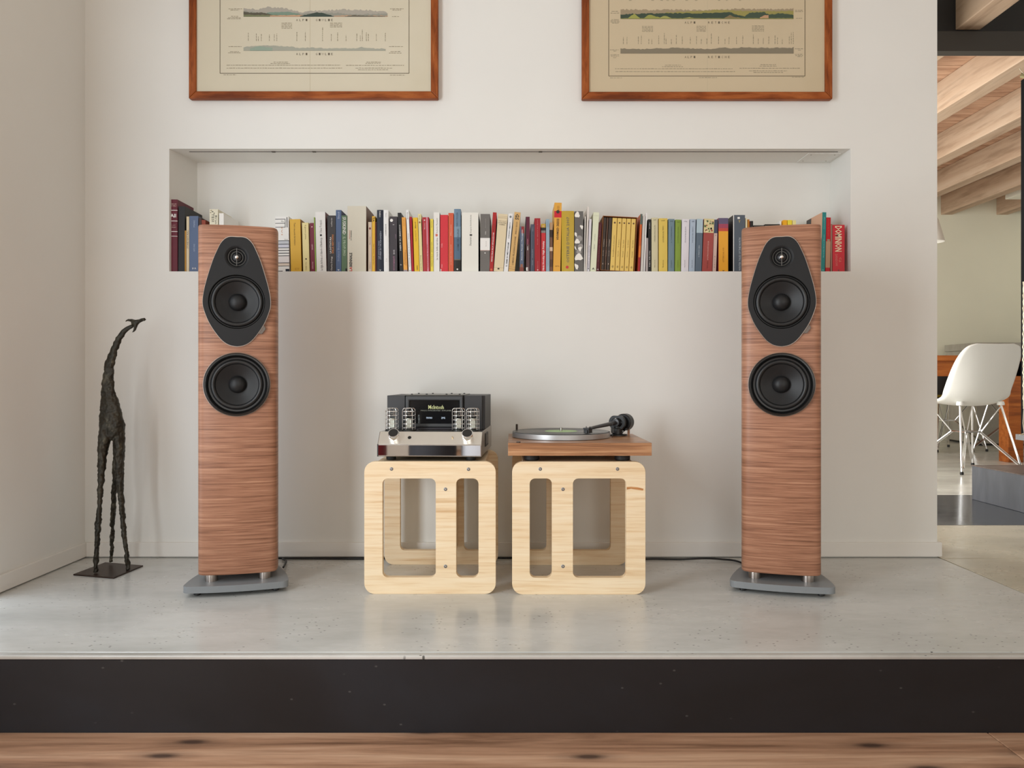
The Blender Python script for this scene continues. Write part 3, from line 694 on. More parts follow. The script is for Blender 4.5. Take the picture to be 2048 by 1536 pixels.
for x, tl in ((-0.1205, 0.1), (-0.0705, 0.0), (0.0755, 0.0), (0.117, 0.05)): cage(x, 0.066, tl)

# ------------------------------------------------------------------ record player
t = empty('record_player', (0.0, 0.0, ZT), 'record player in a walnut plinth on the right crate', 'turntable')
Z0 = ZT
q0, q1 = 0.4265 - Z0, 0.3905 - Z0
MB().box(-0.0112, 0.3910, 2.168, 2.522, q1, q0).build('plinth', M_PLINTH, t, bevel=0.0006)
for x in (0.056, 0.3155):
    for y_ in (2.215, 2.47): MB().lathe([(0.019, 0.0002), (0.022, 0.003), (0.022, q1)], 28, 'z', (x, y_, 0)).build('foot', M_RUBBER, t, 40)
PC = (0.1512, 2.388)
MB().lathe([(0.0, q0 + 0.001), (0.1455, q0 + 0.001), (0.150, q0 + 0.0015), (0.150, q0 + 0.0155), (0.149, q0 + 0.0165), (0.0, q0 + 0.0165)], 96, 'z', (*PC, 0)).build('platter', flat((0.50, 0.50, 0.50), 0.42, 0.75, name='platter_alloy'), t, 40)
MB().lathe([(0.0035, q0 + 0.016), (0.0035, q0 + 0.029), (0.0, q0 + 0.0302)], 16, 'z', (*PC, 0)).build('spindle', flat((0.5, 0.48, 0.45), 0.3, 1.0), t, 40)
rec = empty('vinyl_record', (*PC, Z0 + q0 + 0.0166), 'black vinyl record with a green label on the platter', 'record')
pr = [(0.0042, 0.0002), (0.0505, 0.0002), (0.0505, 0.0012)]
gro = [(0.0505, 0.0002), (0.0505, 0.0014)] + [(0.055 + 0.0905 * i / 40, 0.0014 if i % 2 else 0.0017) for i in range(41)] + [(0.1485, 0.0016), (0.1497, 0.001), (0.149, 0.0002), (0.0505, 0.0002)]
MB().lathe(gro, 96, 'z', cap=False).build('disc', flat(S(36, 34, 34), 0.22), rec, 25)
MB().lathe([(0.0042, 0.0002), (0.0042, 0.0016), (0.0503, 0.0016), (0.0503, 0.0002), (0.0042, 0.0002)], 64, 'z', cap=False).build('paper_label', flat(S(176, 206, 150), 0.6), rec, 40)
# tonearm
M_TB = flat(S(22, 22, 23), 0.35, name='tonearm_black'); M_TG = flat(S(52, 52, 54), 0.35)
px_, py_ = 0.333, 2.447
ta = MB().lathe([(0.0, q0), (0.031, q0), (0.031, q0 + 0.003), (0.029, q0 + 0.0045), (0.0, q0 + 0.0045)], 40, 'z', (px_, py_, 0)).build('tonearm_base', M_TB, t, 40)
b = MB(); b.lathe([(0.0165, q0 + 0.004), (0.0165, q0 + 0.022), (0.011, q0 + 0.023), (0.011, q0 + 0.03)], 28, 'z', (px_, py_, 0)); b.box(px_ - 0.020, px_ + 0.012, py_ - 0.012, py_ + 0.010, q0 + 0.008, q0 + 0.024)
b.build('arm_pillar', M_TB, ta, 40, bevel=0.001)
zc = 0.4675 - Z0
yaw = math.atan2(0.104, 0.168)      # arm swings towards the record
AM = Matrix.Translation((px_, py_, zc)) @ Matrix.Rotation(-yaw, 4, 'Z')    # local -y along the arm
b = MB()
ring_o = [(0.0275 * math.cos(a), 0.0250 * math.sin(a)) for a in [2 * math.pi * i / 40 for i in range(40)]]
ring_o = [(x, min(z, 0.0215)) for x, z in ring_o]
ring_i = [(0.0185 * math.cos(a), 0.0155 * math.sin(a)) for a in [2 * math.pi * i / 40 for i in range(40)]]
b.prism([ring_o, ring_i], -0.006, 0.006, 'y', M=AM); b.build('gimbal_ring', M_TB, ta, 40, bevel=0.001)
b = MB(); b.lathe([(0.0, -0.02), (0.0125, -0.018), (0.013, 0.010), (0.0, 0.012)], 28, 'y', (0, 0, 0), M=AM)
b.tube([(-0.0185, 0, 0), (0.0185, 0, 0)], 0.004, 8, M=AM); b.tube([(0, 0, 0.016), (0, 0, -0.016)], 0.003, 8, M=AM); b.build('bearing', M_TG, ta, 50)
arm0 = AM @ Vector((0, -0.015, 0)); hs = Vector((0.2290, 2.285, 0.4595 - Z0))
am = MB().tube([arm0, arm0.lerp(hs, 0.35), arm0.lerp(hs, 0.85), hs], [0.0066, 0.0062, 0.0048, 0.0042], 14).build('arm_tube', M_TG, ta, 50)
d = (hs - arm0).normalized(); ang = math.atan2(d.x, -d.y)
HM = Matrix.Translation(hs) @ Matrix.Rotation(ang, 4, 'Z')
b = MB(); b.box(-0.0095, 0.0095, -0.024, 0.006, -0.0015, 0.0025, M=HM); b.tube([(0.0095, -0.012, 0), (0.018, -0.016, 0.0), (0.024, -0.018, 0.002)], 0.001, 6, M=HM)
b.build('headshell', M_TB, am, bevel=0.0005)
b = MB(); b.box(-0.0085, 0.0085, -0.022, 0.0, -0.0130, -0.0015, M=HM); b.box(-0.0050, 0.0050, -0.026, -0.022, -0.0135, -0.004, M=HM); b.tube([(0, -0.022, -0.012), (0, -0.0255, -0.0138)], 0.0006, 5, M=HM); b.build('cartridge', flat(S(16, 16, 16), 0.4), am, bevel=0.0006)
b = MB()
for x in (-0.006, 0.006): b.tube([(x, -0.010, 0.0025), (x, -0.010, 0.0065)], 0.0012, 8, M=HM)
b.build('headshell_screw', M_TG, am)
b = MB(); b.lathe([(0.0, 0.018), (0.024, 0.018), (0.027, 0.021), (0.027, 0.046), (0.024, 0.049), (0.0, 0.049)], 40, 'y', (0.010, 0, 0), M=AM); b.build('counterweight', M_TB, ta, 40)
b = MB(); b.tube([(px_ + 0.012, py_, q0 + 0.006), (px_ + 0.026, py_ - 0.004, q0 + 0.019)], 0.0014, 6); b.lathe([(0.0, -0.003), (0.0035, -0.003), (0.0035, 0.004), (0.0, 0.004)], 12, 'x', (px_ + 0.027, py_ - 0.004, q0 + 0.020)); b.build('anti_skate_lever', M_TB, ta, 40)
b = MB(); b.tube([(px_ - 0.027, py_ - 0.086, q0 + 0.0), (px_ - 0.027, py_ - 0.086, q0 + 0.050)], 0.0008, 6); b.build('lift_rod', M_TG, ta)
MB().box(0.374, 0.380, 2.50, 2.515, q0 - 0.02, q0 + 0.026).build('hinge_bracket', M_PLINTH, t)
MB().lathe([(0.0035, q0 - 0.01), (0.0035, q0 + 0.032), (0.0, q0 + 0.033)], 14, 'z', (0.0155, 2.508, 0)).build('hinge_post', flat(S(60, 48, 38), 0.4), t, 40)
MB().lathe([(0.0, q0), (0.006, q0), (0.006, q0 + 0.002), (0.0, q0 + 0.0022)], 18, 'z', (0.0183, 2.185, 0)).build('speed_button', M_TB, t, 40)
# ------------------------------------------------------------------ books standing along the front of the niche
YB = 2.645
KB = YB / F
M_PAGE = flat(S(226, 218, 200), 0.9, name='page_paper')
WHITE, BLACK, CREAM = S(236, 234, 230), S(34, 32, 33), S(226, 216, 190)
BOOKS = 'books standing in the wall niche'
def book(label, xb0, xb1, xt0, yt, col, d=0.128, bands=(), texts=(), side=None, bulge=0.0, hard=False, gloss=0.45, y=YB, z=NZ0 + 0.0004, extra=None):
    th = math.atan((xt0 - xb0) * KB / ((540 - yt) * KB))
    wd = max((xb1 - xb0 - 0.35) * KB * math.cos(th), 0.0022)
    h = (z_of(yt) - z) / max(math.cos(th), 0.5) if abs(th) > 0.005 else z_of(yt) - z
    if th > 0.004: x = (xb1 - 1024) * KB; o0 = -wd
    elif th < -0.004: x = (xb0 - 1024) * KB; o0 = 0.0
    else: x = ((xb0 + xb1) / 2 - 1024) * KB; o0 = -wd / 2; th = 0.0
    t = empty('book', (x, y, z), label, 'book', BOOKS, ry=th)
    x0, x1 = o0, o0 + wd
    tb = min(0.0022 if hard else 0.0012, wd * 0.25)
    n = 8 if bulge else 1
    fr = []
    for i in range(n + 1):
        u = i / n; fr.append((x0 + wd * u, -bulge * (1 - (2 * u - 1) ** 2)))
    back = d
    outer = fr + [(x1, back)]
    inner = [(x1 - tb, back), (x1 - tb, tb), (x0 + tb, tb), (x0 + tb, back)]
    loop = outer + inner + [(x0, back)]
    ov = 0.003 if hard else 0.0
    c = MB(); 
    cm = flat(col, gloss, 0.0, 0.28); mats = [cm]
    c.prism(loop, 0.0, h, 'z')
    if side is not None:
        mats.append(flat(side, gloss, 0.0, 0.28))
        nf = len(c.f)
        for i, f in enumerate(c.f):
            xs = [c.v[k][0] for k in f]; ys = [c.v[k][1] for k in f]
            if (max(xs) - min(xs) < 1e-6) and max(ys) > back - 1e-6 and min(ys) < 0.001: c.m[i] = 1
    c.build('cover', mats, t, 30)
    MB().box(x0 + tb, x1 - tb, tb, back - ov, 0.0006 + ov, h - (ov or 0.0008)).build('page_block', M_PAGE, t)
    yf = -bulge - 0.0003
    if bands:
        for q in bands:
            b = MB(); bm_ = []
            z0_, z1_, bc = q[:3]; u0, u1 = (q[3], q[4]) if len(q) > 3 else (0.0, 1.0)
            m_ = flat(bc, gloss, 0.0, 0.28)
            if m_ not in bm_: bm_.append(m_)
            if bulge:
                pl = [(a, c_ - 0.00025) for a, c_ in fr] + [(a, c_ + 0.0004) for a, c_ in reversed(fr)]
                pl = [(x0 + wd * u0 + (a - x0) * (u1 - u0), c_) for a, c_ in pl]
                b.prism(pl, h * z0_, h * z1_, 'z', bm_.index(m_))
            else: b.box(x0 + wd * u0 - (0.0001 if u0 == 0 else 0), x0 + wd * u1 + (0.0001 if u1 == 1 else 0), -0.00025, 0.0006, h * z0_ + 0.00005, h * z1_ - 0.00005, bm_.index(m_))
            b.build('spine_band', bm_, t)
    if texts:
        b = MB(); bm_ = []
        for q in texts:
            txt, tc, dr, z0_, z1_, xc, hf = q[:7]; bold = q[7] if len(q) > 7 else 0.0
            m_ = flat(tc, 0.6)
            if m_ not in bm_: bm_.append(m_)
            if dr == 'h': ln, ht = wd * (z1_ - z0_), h * hf; zc_ = h * q[8] if len(q) > 8 else h * 0.8; b.text(txt, x0 + wd * (0.5 + xc), yf - 0.0002, zc_, ln, ht, bm_.index(m_), 'h', bold)
            else: b.text(txt, x0 + wd * (0.5 + xc), yf - 0.0002, h * (z0_ + z1_) / 2, h * abs(z1_ - z0_), wd * hf, bm_.index(m_), dr, bold)
        b.build('spine_lettering', bm_, t)
    if extra: extra(t, x0, wd, h, yf)
    return t
def z_of(py): return EYE - (py - HOR) * KB
def dot(col, zf, rf, xc=0.0):
    def f(t, x0, wd, h, yf):
        MB().lathe([(wd * rf, -0.0002), (wd * rf, 0.0004)], 16, 'y', (x0 + wd * (0.5 + xc), yf, h * zf)).build('emblem', flat(col, 0.5), t)
    return f
W, K = WHITE, BLACK
book('tall burgundy hardback with white bands at the left end of the niche', 338.7, 355.2, 338.7, 399, S(98, 30, 44), d=0.148, hard=True, bulge=0.002,
     bands=[(0.845, 0.853, W), (0.698, 0.706, W), (0.552, 0.56, W), (0.488, 0.494, W)],
     texts=[('AMERICAN', S(220, 190, 180), 'h', 0.1, 0.9, 0, 0.016, 0, 0.935), ('NOVELS', S(220, 190, 180), 'h', 0.1, 0.9, 0, 0.016, 0, 0.91), ('All', W, 'h', 0.14, 0.86, 0, 0.05, 0.02, 0.775), ('JUST', S(220, 190, 180), 'h', 0.2, 0.8, 0, 0.014, 0, 0.64), ('TALES', S(220, 190, 180), 'h', 0.15, 0.85, 0, 0.014, 0, 0.615)])
book('black hardback beside the tall burgundy hardback', 356.2, 369, 357, 412.5, S(42, 40, 40), d=0.148, hard=True)
book('thin ochre book between the black hardback and cream spine', 369.3, 372.6, 369.3, 461, S(176, 128, 48), d=0.125)
book('thin cream book with dark lettering left of the blue book', 372.8, 378.4, 372.8, 433, S(214, 198, 166), texts=[('STORIE NATURALI', K, 'u', 0.42, 0.75, 0, 0.5)])
book('slate blue book just left of the left loudspeaker', 378.8, 396.5, 378.8, 432, S(92, 108, 138), d=0.122, texts=[('CARTE SPARSE', S(160, 172, 196), 'u', 0.36, 0.5, 0.05, 0.2), ('MARI', S(160, 172, 196), 'u', 0.8, 0.92, 0.05, 0.2), ('BUR', W, 'h', 0.3, 0.75, 0.05, 0.03, 0, 0.06)])
book('dark brown book peeping over the left loudspeaker beside the blue book', 397.5, 403, 397.5, 436, S(70, 46, 38), d=0.14)
book('rust red book peeping over the left loudspeaker', 403.2, 411, 403.2, 440, S(140, 62, 42), d=0.14)
book('cream book with dark ornaments peeping over the left loudspeaker', 419, 436, 419, 418.5, S(226, 220, 196), d=0.13, texts=[('TESI', K, 'd', 0.80, 0.93, -0.1, 0.3), ('Bruno', K, 'd', 0.72, 0.9, 0.28, 0.2)], bands=[(0.975, 0.985, S(120, 104, 70), 0.1, 0.3), (0.955, 0.968, S(60, 54, 44), 0.25, 0.45), (0.94, 0.95, S(120, 104, 70), 0.05, 0.2), (0.93, 0.945, S(60, 54, 44), 0.5, 0.6)])
book('plain white book with a wide cover behind the left loudspeaker top', 438, 447.5, 438, 426.5, S(238, 236, 230), d=0.145)
st_b = [(0.945, 0.955, K, 0, .72), (0.87, 0.88, K, 0, .74), (0.80, 0.81, K, 0, .76), (0.80, 0.955, K, .72, .76), (0.80, 0.985, S(60, 60, 64), .85, .91)]
zq = 0.565
for a_, c_ in ((0.012, S(70, 74, 80)), (0.05, S(196, 200, 206)), (0.012, K), (0.052, S(206, 208, 220)), (0.014, S(90, 92, 96)), (0.035, W), (0.014, K), (0.035, W), (0.014, K), (0.035, W), (0.012, K), (0.115, S(230, 224, 222)), (0.012, K), (0.045, S(232, 216, 200)), (0.01, K)):
    st_b.append((zq - a_, zq, c_)); zq -= a_
st_b.append((0.0, 0.018, K, 0, .5)); st_b.append((0.0, 0.05, S(44, 50, 62), .72, 1.0))
book('thick white book printed with black stripes right of the left loudspeaker', 552, 579, 550.5, 433, S(238, 237, 233), d=0.14, bands=st_b, texts=[('Ya', K, 'h', 0.42, 0.62, 0.02, 0.028, 0, 0.91), ('ivi', S(210, 160, 130), 'd', 0.66, 0.8, 0.0, 0.12), ('Lu', K, 'h', 0.7, 0.9, 0.3, 0.02, 0, 0.585)])
book('thick golden yellow book beside the black striped book', 582, 603.5, 579.5, 438.6, S(222, 176, 66), d=0.128, side=S(150, 104, 14), texts=[('Tutti i racconti del mistero', S(90, 64, 20), 'd', 0.5, 0.93, -0.05, 0.16), ('ET', S(190, 140, 50), 'h', 0.3, 0.7, 0.1, 0.035, 0, 0.05)])
book('pale yellow book beside the thick golden yellow book', 606.5, 619.5, 604, 445.5, S(234, 220, 160), texts=[('Il giorno prima', S(120, 104, 60), 'd', 0.66, 0.95, 0, 0.28), ('Casa editrice', S(120, 104, 60), 'd', 0.03, 0.2, 0, 0.2)], extra=dot(S(80, 70, 50), 0.26, 0.13))
book('thin burgundy book right of the pale yellow book', 621.5, 630.2, 619.6, 446, S(120, 40, 60), texts=[('LEWIS', S(230, 190, 200), 'd', 0.45, 0.56, 0, 0.3), ('MONDI', S(230, 190, 200), 'd', 0.06, 0.2, 0, 0.3)], extra=dot(S(226, 190, 196), 0.92, 0.14))
book('very thin lime green book left of a white spine', 630.6, 633, 627.6, 434.5, S(150, 178, 84))
book('thick white book with a small black square on its spine', 633.4, 653.4, 630.6, 424, S(235, 234, 231), d=0.135, side=S(110, 40, 36), bands=[(0.595, 0.625, K, .42, .62)], texts=[('La figlia del boia e il diavolo di Bamberga', S(60, 60, 60), 'u', 0.02, 0.57, 0.05, 0.3), ('Oliver Potzsch', S(120, 118, 116), 'u', 0.64, 0.86, 0.02, 0.26)])
book('charcoal book with orange and white lettering', 654.6, 671, 654.6, 431, S(62, 59, 60), d=0.13, texts=[('LA DITTATURA', W, 'u', 0.33, 0.62, -0.1, 0.2, 0.01), ('DELLE ABITUDINI', S(226, 140, 70), 'u', 0.33, 0.66, 0.18, 0.2, 0.01), ('Charles Duhigg', W, 'u', 0.02, 0.27, 0.05, 0.24), ('corbaccio', W, 'u', 0.80, 0.96, 0.02, 0.16)])
book('tall grey blue book left of the green book', 671.6, 682.6, 671.6, 420, S(84, 104, 140), d=0.13, texts=[('Einaudi', S(190, 200, 220), 'u', 0.86, 0.97, 0, 0.34), ('Stefano Benni', S(150, 166, 196), 'u', 0.17, 0.48, 0, 0.34), ('v', W, 'h', 0.3, 0.7, 0, 0.02, 0.02, 0.03)])
book('sage green book with white serif lettering', 683, 694.2, 683, 431, S(94, 120, 92), d=0.13, texts=[('SUSKIND', W, 'd', 0.66, 0.97, 0, 0.6, 0.01), ('IL PROFUMO', S(190, 206, 180), 'd', 0.28, 0.62, 0, 0.5)], bands=[(0.0, 0.06, K, 0.7, 1.0)])
book('very thick cream book with red and black lettering', 694.7, 732.5, 694.5, 412, S(216, 211, 194), d=0.148, side=S(120, 84, 60), hard=True, texts=[('LA', S(200, 40, 40), 'u', 0.01, 0.075, -0.32, 0.15, 0.03), ('BIENNALE', K, 'u', 0.078, 0.29, -0.32, 0.15, 0.03), ('DI VENEZIA', K, 'u', 0.48, 0.63, -0.30, 0.06, 0.01), ('BIENNALE', S(200, 90, 80), 'u', 0.50, 0.63, -0.38, 0.05)])
book('thin beige book in the shadow of the thick cream book', 736.3, 743.6, 736.3, 444, S(206, 188, 168), d=0.11, texts=[('Racconti', S(120, 90, 76), 'u', 0.55, 0.7, 0, 0.3), ('Milano', S(120, 90, 76), 'u', 0.06, 0.2, 0, 0.3)], extra=dot(S(120, 56, 44), 0.87, 0.32))
book('narrow yellow book with a black capital title at its top', 744, 750.2, 744, 432.5, S(228, 180, 58), texts=[('TA', K, 'd', 0.9, 0.985, 0, 0.62, 0.02), ('Pablo Serrano - Nel giardino', S(120, 86, 20), 'd', 0.12, 0.5, 0, 0.4)])
book('very thin dark red book between yellow and navy spines', 750.6, 753, 750.6, 444, S(96, 40, 42), d=0.1)
book('tall navy book with rounded spine and white lettering', 753.8, 767.6, 753.4, 420, S(28, 34, 50), bulge=0.0015, texts=[('DIARIO', W, 'd', 0.88, 0.98, -0.05, 0.22), ('STORIA DI UN RAGAZZO', S(190, 196, 210), 'u', 0.2, 0.66, 0.05, 0.2), ('CHE AMAVA IL MARE', S(150, 158, 180), 'u', 0.2, 0.5, -0.2, 0.18), ('V', W, 'h', 0.35, 0.62, 0.0, 0.02, 0.02, 0.025)])
book('tall white book with rounded spine beside the navy book', 768, 778.4, 766.8, 420, S(235, 235, 234), bulge=0.0015, texts=[('Opere', S(120, 120, 120), 'd', 0.88, 0.95, 0, 0.26), ('CONVERSAZIONI', S(50, 50, 50), 'u', 0.58, 0.77, -0.05, 0.26)], bands=[(0.17, 0.175, S(170, 168, 164), .2, .8), (0.19, 0.22, S(170, 168, 164), .55, .62), (0.2, 0.205, S(170, 168, 164), .3, .75)])
book('dark plum grey book with a white ring emblem and pink lettering', 779, 794.6, 778.8, 433, S(66, 61, 66), texts=[('BOOK', S(200, 196, 200), 'u', 0.32, 0.4, 0.08, 0.24, 0.01), ('NUOVI BANDITI', S(178, 120, 150), 'u', 0.03, 0.28, 0.08, 0.24), ('STEF', S(150, 120, 140), 'u', 0.6, 0.68, 0.3, 0.12)], bands=[(0.845, 0.86, S(170, 166, 168), .42, .6)], extra=dot(W, 0.93, 0.2, -0.25))
book('black book with white lettering leaning left', 799.3, 806.6, 795.3, 425.6, S(38, 37, 38), texts=[('NERO SU BIANCO', W, 'u', 0.36, 0.8, 0.0, 0.36, 0.01), ('b', W, 'h', 0.3, 0.7, 0, 0.02, 0, 0.12)])
book('orange book between the black and the white leaning books', 807.2, 815, 803.6, 434.7, S(232, 166, 78), bands=[(0.0, 0.035, S(150, 140, 150))], texts=[('LA BUONA NOVELLA', S(110, 60, 30), 'u', 0.12, 0.4, 0.18, 0.24), ('Autunno', S(140, 80, 40), 'u', 0.13, 0.36, -0.15, 0.2), ('Feltrinelli', S(180, 120, 40), 'u', 0.84, 0.96, 0, 0.28)])
book('tall narrow white book leaning left among yellow and red spines', 817.4, 823, 812.2, 420, S(236, 236, 234), texts=[('Commedia di spiriti, Donne e Guerra', S(70, 70, 76), 'u', 0.08, 0.62, 0, 0.4), ('Einaudi', S(90, 90, 96), 'd', 0.85, 0.96, 0, 0.4), ('A', K, 'h', 0.3, 0.75, 0, 0.02, 0.02, 0.02)])
book('narrow crimson book squeezed left of a yellow book', 823.6, 828, 819.4, 433.5, S(170, 30, 44))
book('bright yellow book leaning left with black lettering', 829, 839, 825.6, 435.2, S(232, 190, 52), texts=[('SOUTINE', K, 'd', 0.8, 0.92, 0, 0.26, 0.01), ('LA VITA IN CITTA', S(120, 90, 20), 'd', 0.56, 0.76, 0, 0.2), ('CHIARA', K, 'd', 0.03, 0.12, 0.1, 0.26, 0.01)])
book('narrow pale green yellow book with a round brown emblem', 839.6, 846, 836, 428, S(226, 216, 160), texts=[('Einaudi Tascabili', S(120, 110, 70), 'd', 0.03, 0.28, 0, 0.3), ('Ponti', S(120, 110, 70), 'd', 0.9, 0.97, 0, 0.3)], extra=dot(S(150, 84, 50), 0.855, 0.3))
book('glossy red book with a painted pink sheen stripe', 846.6, 860.4, 844.4, 434.7, S(172, 44, 50), bulge=0.0012, bands=[(0.0, 1.0, S(216, 140, 160), .52, .86)], texts=[('TENEBRE E ORO', S(180, 80, 60), 'u', 0.05, 0.5, 0.18, 0.2), ('Moresco', W, 'u', 0.78, 0.9, -0.15, 0.14)], extra=dot(S(220, 200, 190), 0.945, 0.11, -0.15))  # pink sheen is painted as a lighter band down the red spine
book('narrow lemon yellow book right of the glossy red book', 861, 867.2, 860.4, 437.8, S(232, 212, 84), texts=[('MARCO POLO - RACCONTI', S(90, 80, 30), 'u', 0.1, 0.56, 0, 0.3), ('Bompiani', S(120, 110, 40), 'u', 0.84, 0.96, 0, 0.3)])
book('white book with a small red square and grey serif title', 867.4, 879.3, 867, 424.5, S(234, 232, 226), d=0.14, side=S(40, 38, 38), bands=[(0.595, 0.635, S(206, 110, 90), .3, .68)], texts=[('La vasca della carolina', S(90, 88, 84), 'u', 0.2, 0.57, 0.05, 0.3), ('Roberto Muratori', S(130, 128, 120), 'u', 0.65, 0.9, 0.05, 0.26)])
book('wide bright red book with plain spine left of the orange book', 880.4, 896, 880, 429.7, S(212, 56, 66), texts=[('Kafka', S(236, 170, 170), 'u', 0.43, 0.5, -0.3, 0.18), ('Adel', S(240, 200, 200), 'u', 0.07, 0.13, -0.3, 0.14)], bands=[(0.0, 0.05, W, 0.02, 0.12)])
book('orange red book left of the blue photographic spine', 896.6, 907.2, 896.4, 426, S(212, 96, 66), texts=[('LA CASA DEI SOGNI LUNGHI', S(240, 190, 160), 'u', 0.12, 0.46, 0.0, 0.2), ('Mancini', S(240, 200, 180), 'u', 0.62, 0.8, 0, 0.2)])
book('tall misty blue book with a black foot', 908, 921.6, 907.8, 418, S(110, 136, 158), bulge=0.0012, bands=[(0.20, 0.55, S(84, 108, 130)), (0.55, 0.72, S(126, 152, 170)), (0.0, 0.185, S(40, 38, 34)), (0.185, 0.2, S(110, 104, 90))], texts=[('MARCO PAOLINI', S(60, 76, 90), 'u', 0.72, 0.94, -0.05, 0.24), ('ANIME PER SILENZI', S(58, 70, 84), 'u', 0.33, 0.68, 0.1, 0.26, 0.01)], extra=dot(W, 0.04, 0.12))
book('very thick off white book with a small dark square', 923.2, 957, 923.4, 425, S(233, 231, 222), d=0.146, side=S(40, 38, 38), bands=[(0.605, 0.635, S(60, 58, 56), .48, .62)], texts=[('Shantaram', S(90, 88, 84), 'u', 0.44, 0.59, 0.02, 0.12), ('Gregory David Roberts', S(110, 108, 104), 'u', 0.65, 0.96, 0.05, 0.1)])
book('grey brown book with a broad white label band', 960, 979.4, 960.6, 428, S(112, 108, 104), side=S(40, 38, 38), bands=[(0.375, 0.585, W), (0.365, 0.375, S(190, 160, 150))], texts=[('RITRATTO DI SIGNORA', S(180, 176, 172), 'u', 0.76, 0.92, 0.05, 0.06), ('YATES', W, 'u', 0.64, 0.7, 0.05, 0.1), ('Racconti', S(130, 128, 124), 'u', 0.44, 0.53, 0.1, 0.08)], extra=dot(W, 0.325, 0.06))
book('narrow red book with white lettering leaning right', 978.2, 986, 985.2, 425, S(172, 42, 42), texts=[('MANDORLA ALLA SEPARAZIONE', W, 'u', 0.17, 0.66, 0, 0.34, 0.012), ('Maisel', S(90, 20, 20), 'u', 0.68, 0.8, 0, 0.36)], extra=dot(S(206, 100, 60), 0.035, 0.3))
book('worn cream book with ruled lines at top and foot', 987, 1006.4, 995.6, 428.7, S(222, 206, 172), bands=[(0.93, 0.934, S(140, 110, 84)), (0.955, 0.958, S(140, 110, 84)), (0.065, 0.068, S(140, 110, 84)), (0.035, 0.06, K, .38, .58)], texts=[('LA NOSTRA', S(60, 50, 40), 'h', 0.08, 0.92, 0, 0.02, 0, 0.845), ('GUERRA', S(60, 50, 40), 'h', 0.2, 0.8, 0, 0.02, 0, 0.815), ('ENZO ROSSI', S(110, 90, 70), 'h', 0.12, 0.88, 0, 0.014, 0, 0.875)])
book('white book with black capital lettering leaning right', 1007, 1016, 1016.6, 427.6, S(232, 231, 230), texts=[('IL SEME DI METTARAM', S(50, 60, 60), 'u', 0.09, 0.5, 0.02, 0.34, 0.015), ('STEFANO AMATO', S(80, 90, 90), 'u', 0.57, 0.85, 0.02, 0.32, 0.01)], extra=dot(S(120, 126, 126), 0.945, 0.26))
book('tan book with a dark scroll emblem leaning right', 1016.6, 1029.4, 1028.2, 425, S(212, 172, 112), d=0.13, side=S(120, 90, 60), bands=[(0.04, 0.044, S(120, 84, 50)), (0.075, 0.078, S(120, 84, 50))], texts=[('GS', K, 'd', 0.87, 0.97, 0, 0.6, 0.02), ('ENRICO VECCO', S(90, 64, 36), 'u', 0.63, 0.84, 0.05, 0.26, 0.01), ('LOMENZO PELLEGRINI E LE DONNE', S(90, 64, 36), 'u', 0.11, 0.59, 0.05, 0.26, 0.01)])
book('small blue and red book with white italic lettering', 1038.8, 1047, 1040, 453, S(92, 104, 126), d=0.11, bands=[(0.85, 1.0, S(150, 50, 50), .3, 1.0), (0.0, 0.1, S(130, 70, 60)), (0.1, 0.17, S(150, 100, 80), .2, .8)], texts=[('Antonio Pascale / Passeggiate', W, 'u', 0.25, 0.93, 0.05, 0.36, 0.01)])
book('dark maroon book with a teal edge and white capitals', 1051.2, 1059.6, 1051.4, 433.5, S(94, 34, 54), bands=[(0.0, 0.5, S(92, 66, 68)), (0.0, 1.0, S(40, 60, 66), 0, .1)], texts=[('VENTO', W, 'u', 0.39, 0.47, 0, 0.26, 0.01), ('MAJA', S(226, 150, 160), 'u', 0.5, 0.6, 0, 0.26), ('E', W, 'h', 0.1, 0.6, -0.15, 0.06, 0.04, 0.05)])
book('slate book shorter than the red books beside it', 1060.6, 1068.8, 1061.2, 448.7, S(78, 82, 96), bulge=0.001, texts=[('Le mie parole', S(180, 182, 190), 'u', 0.3, 0.48, 0, 0.26), ('Scrivi', S(170, 172, 180), 'u', 0.14, 0.24, 0, 0.26), ('Sellerio', S(160, 162, 170), 'u', 0.85, 0.95, 0, 0.26)])
book('dark red book with a small white ring near its foot', 1069.6, 1081.6, 1069, 436.5, S(160, 38, 46), texts=[('Oscar classici moderni', S(210, 150, 150), 'u', 0.5, 0.97, 0, 0.14), ('Minima moralia', S(200, 140, 140), 'u', 0.06, 0.2, 0, 0.14)], extra=dot(S(216, 180, 170), 0.035, 0.12))
book('red book with a yellow portrait top and white script', 1082.2, 1091.4, 1082, 447.5, S(196, 52, 56), d=0.12, bands=[(0.92, 1.0, S(190, 156, 60)), (0.86, 0.92, S(44, 40, 40)), (0.81, 0.86, S(130, 124, 120))], texts=[('Nick Hornby High Fidelity', W, 'u', 0.03, 0.64, 0.05, 0.5, 0.015)], extra=dot(S(206, 160, 120), 0.95, 0.22))
book('pale blue book left of a small brown picture spine', 1092, 1099, 1092.2, 438, S(150, 172, 186), texts=[('Tutte le storie di piazza', S(80, 96, 110), 'u', 0.1, 0.45, 0.05, 0.26), ('Sellerio', S(90, 110, 130), 'u', 0.85, 0.96, 0, 0.3)])
book('narrow brown picture book left of the tall orange book', 1099.4, 1105.4, 1099.6, 445, S(112, 78, 60), bands=[(0.85, 1.0, S(180, 146, 112)), (0.7, 0.85, S(60, 44, 38)), (0.42, 0.5, S(214, 186, 160)), (0.1, 0.25, S(84, 58, 44))])
def o49(t, x0, wd, h, yf):
    MB().lathe([(wd * 0.24, -0.0004), (wd * 0.24, 0.0004)], 16, 'y', (x0 + wd * 0.5, yf, h * 0.868)).build('emblem', flat(S(44, 34, 28), 0.5), t)
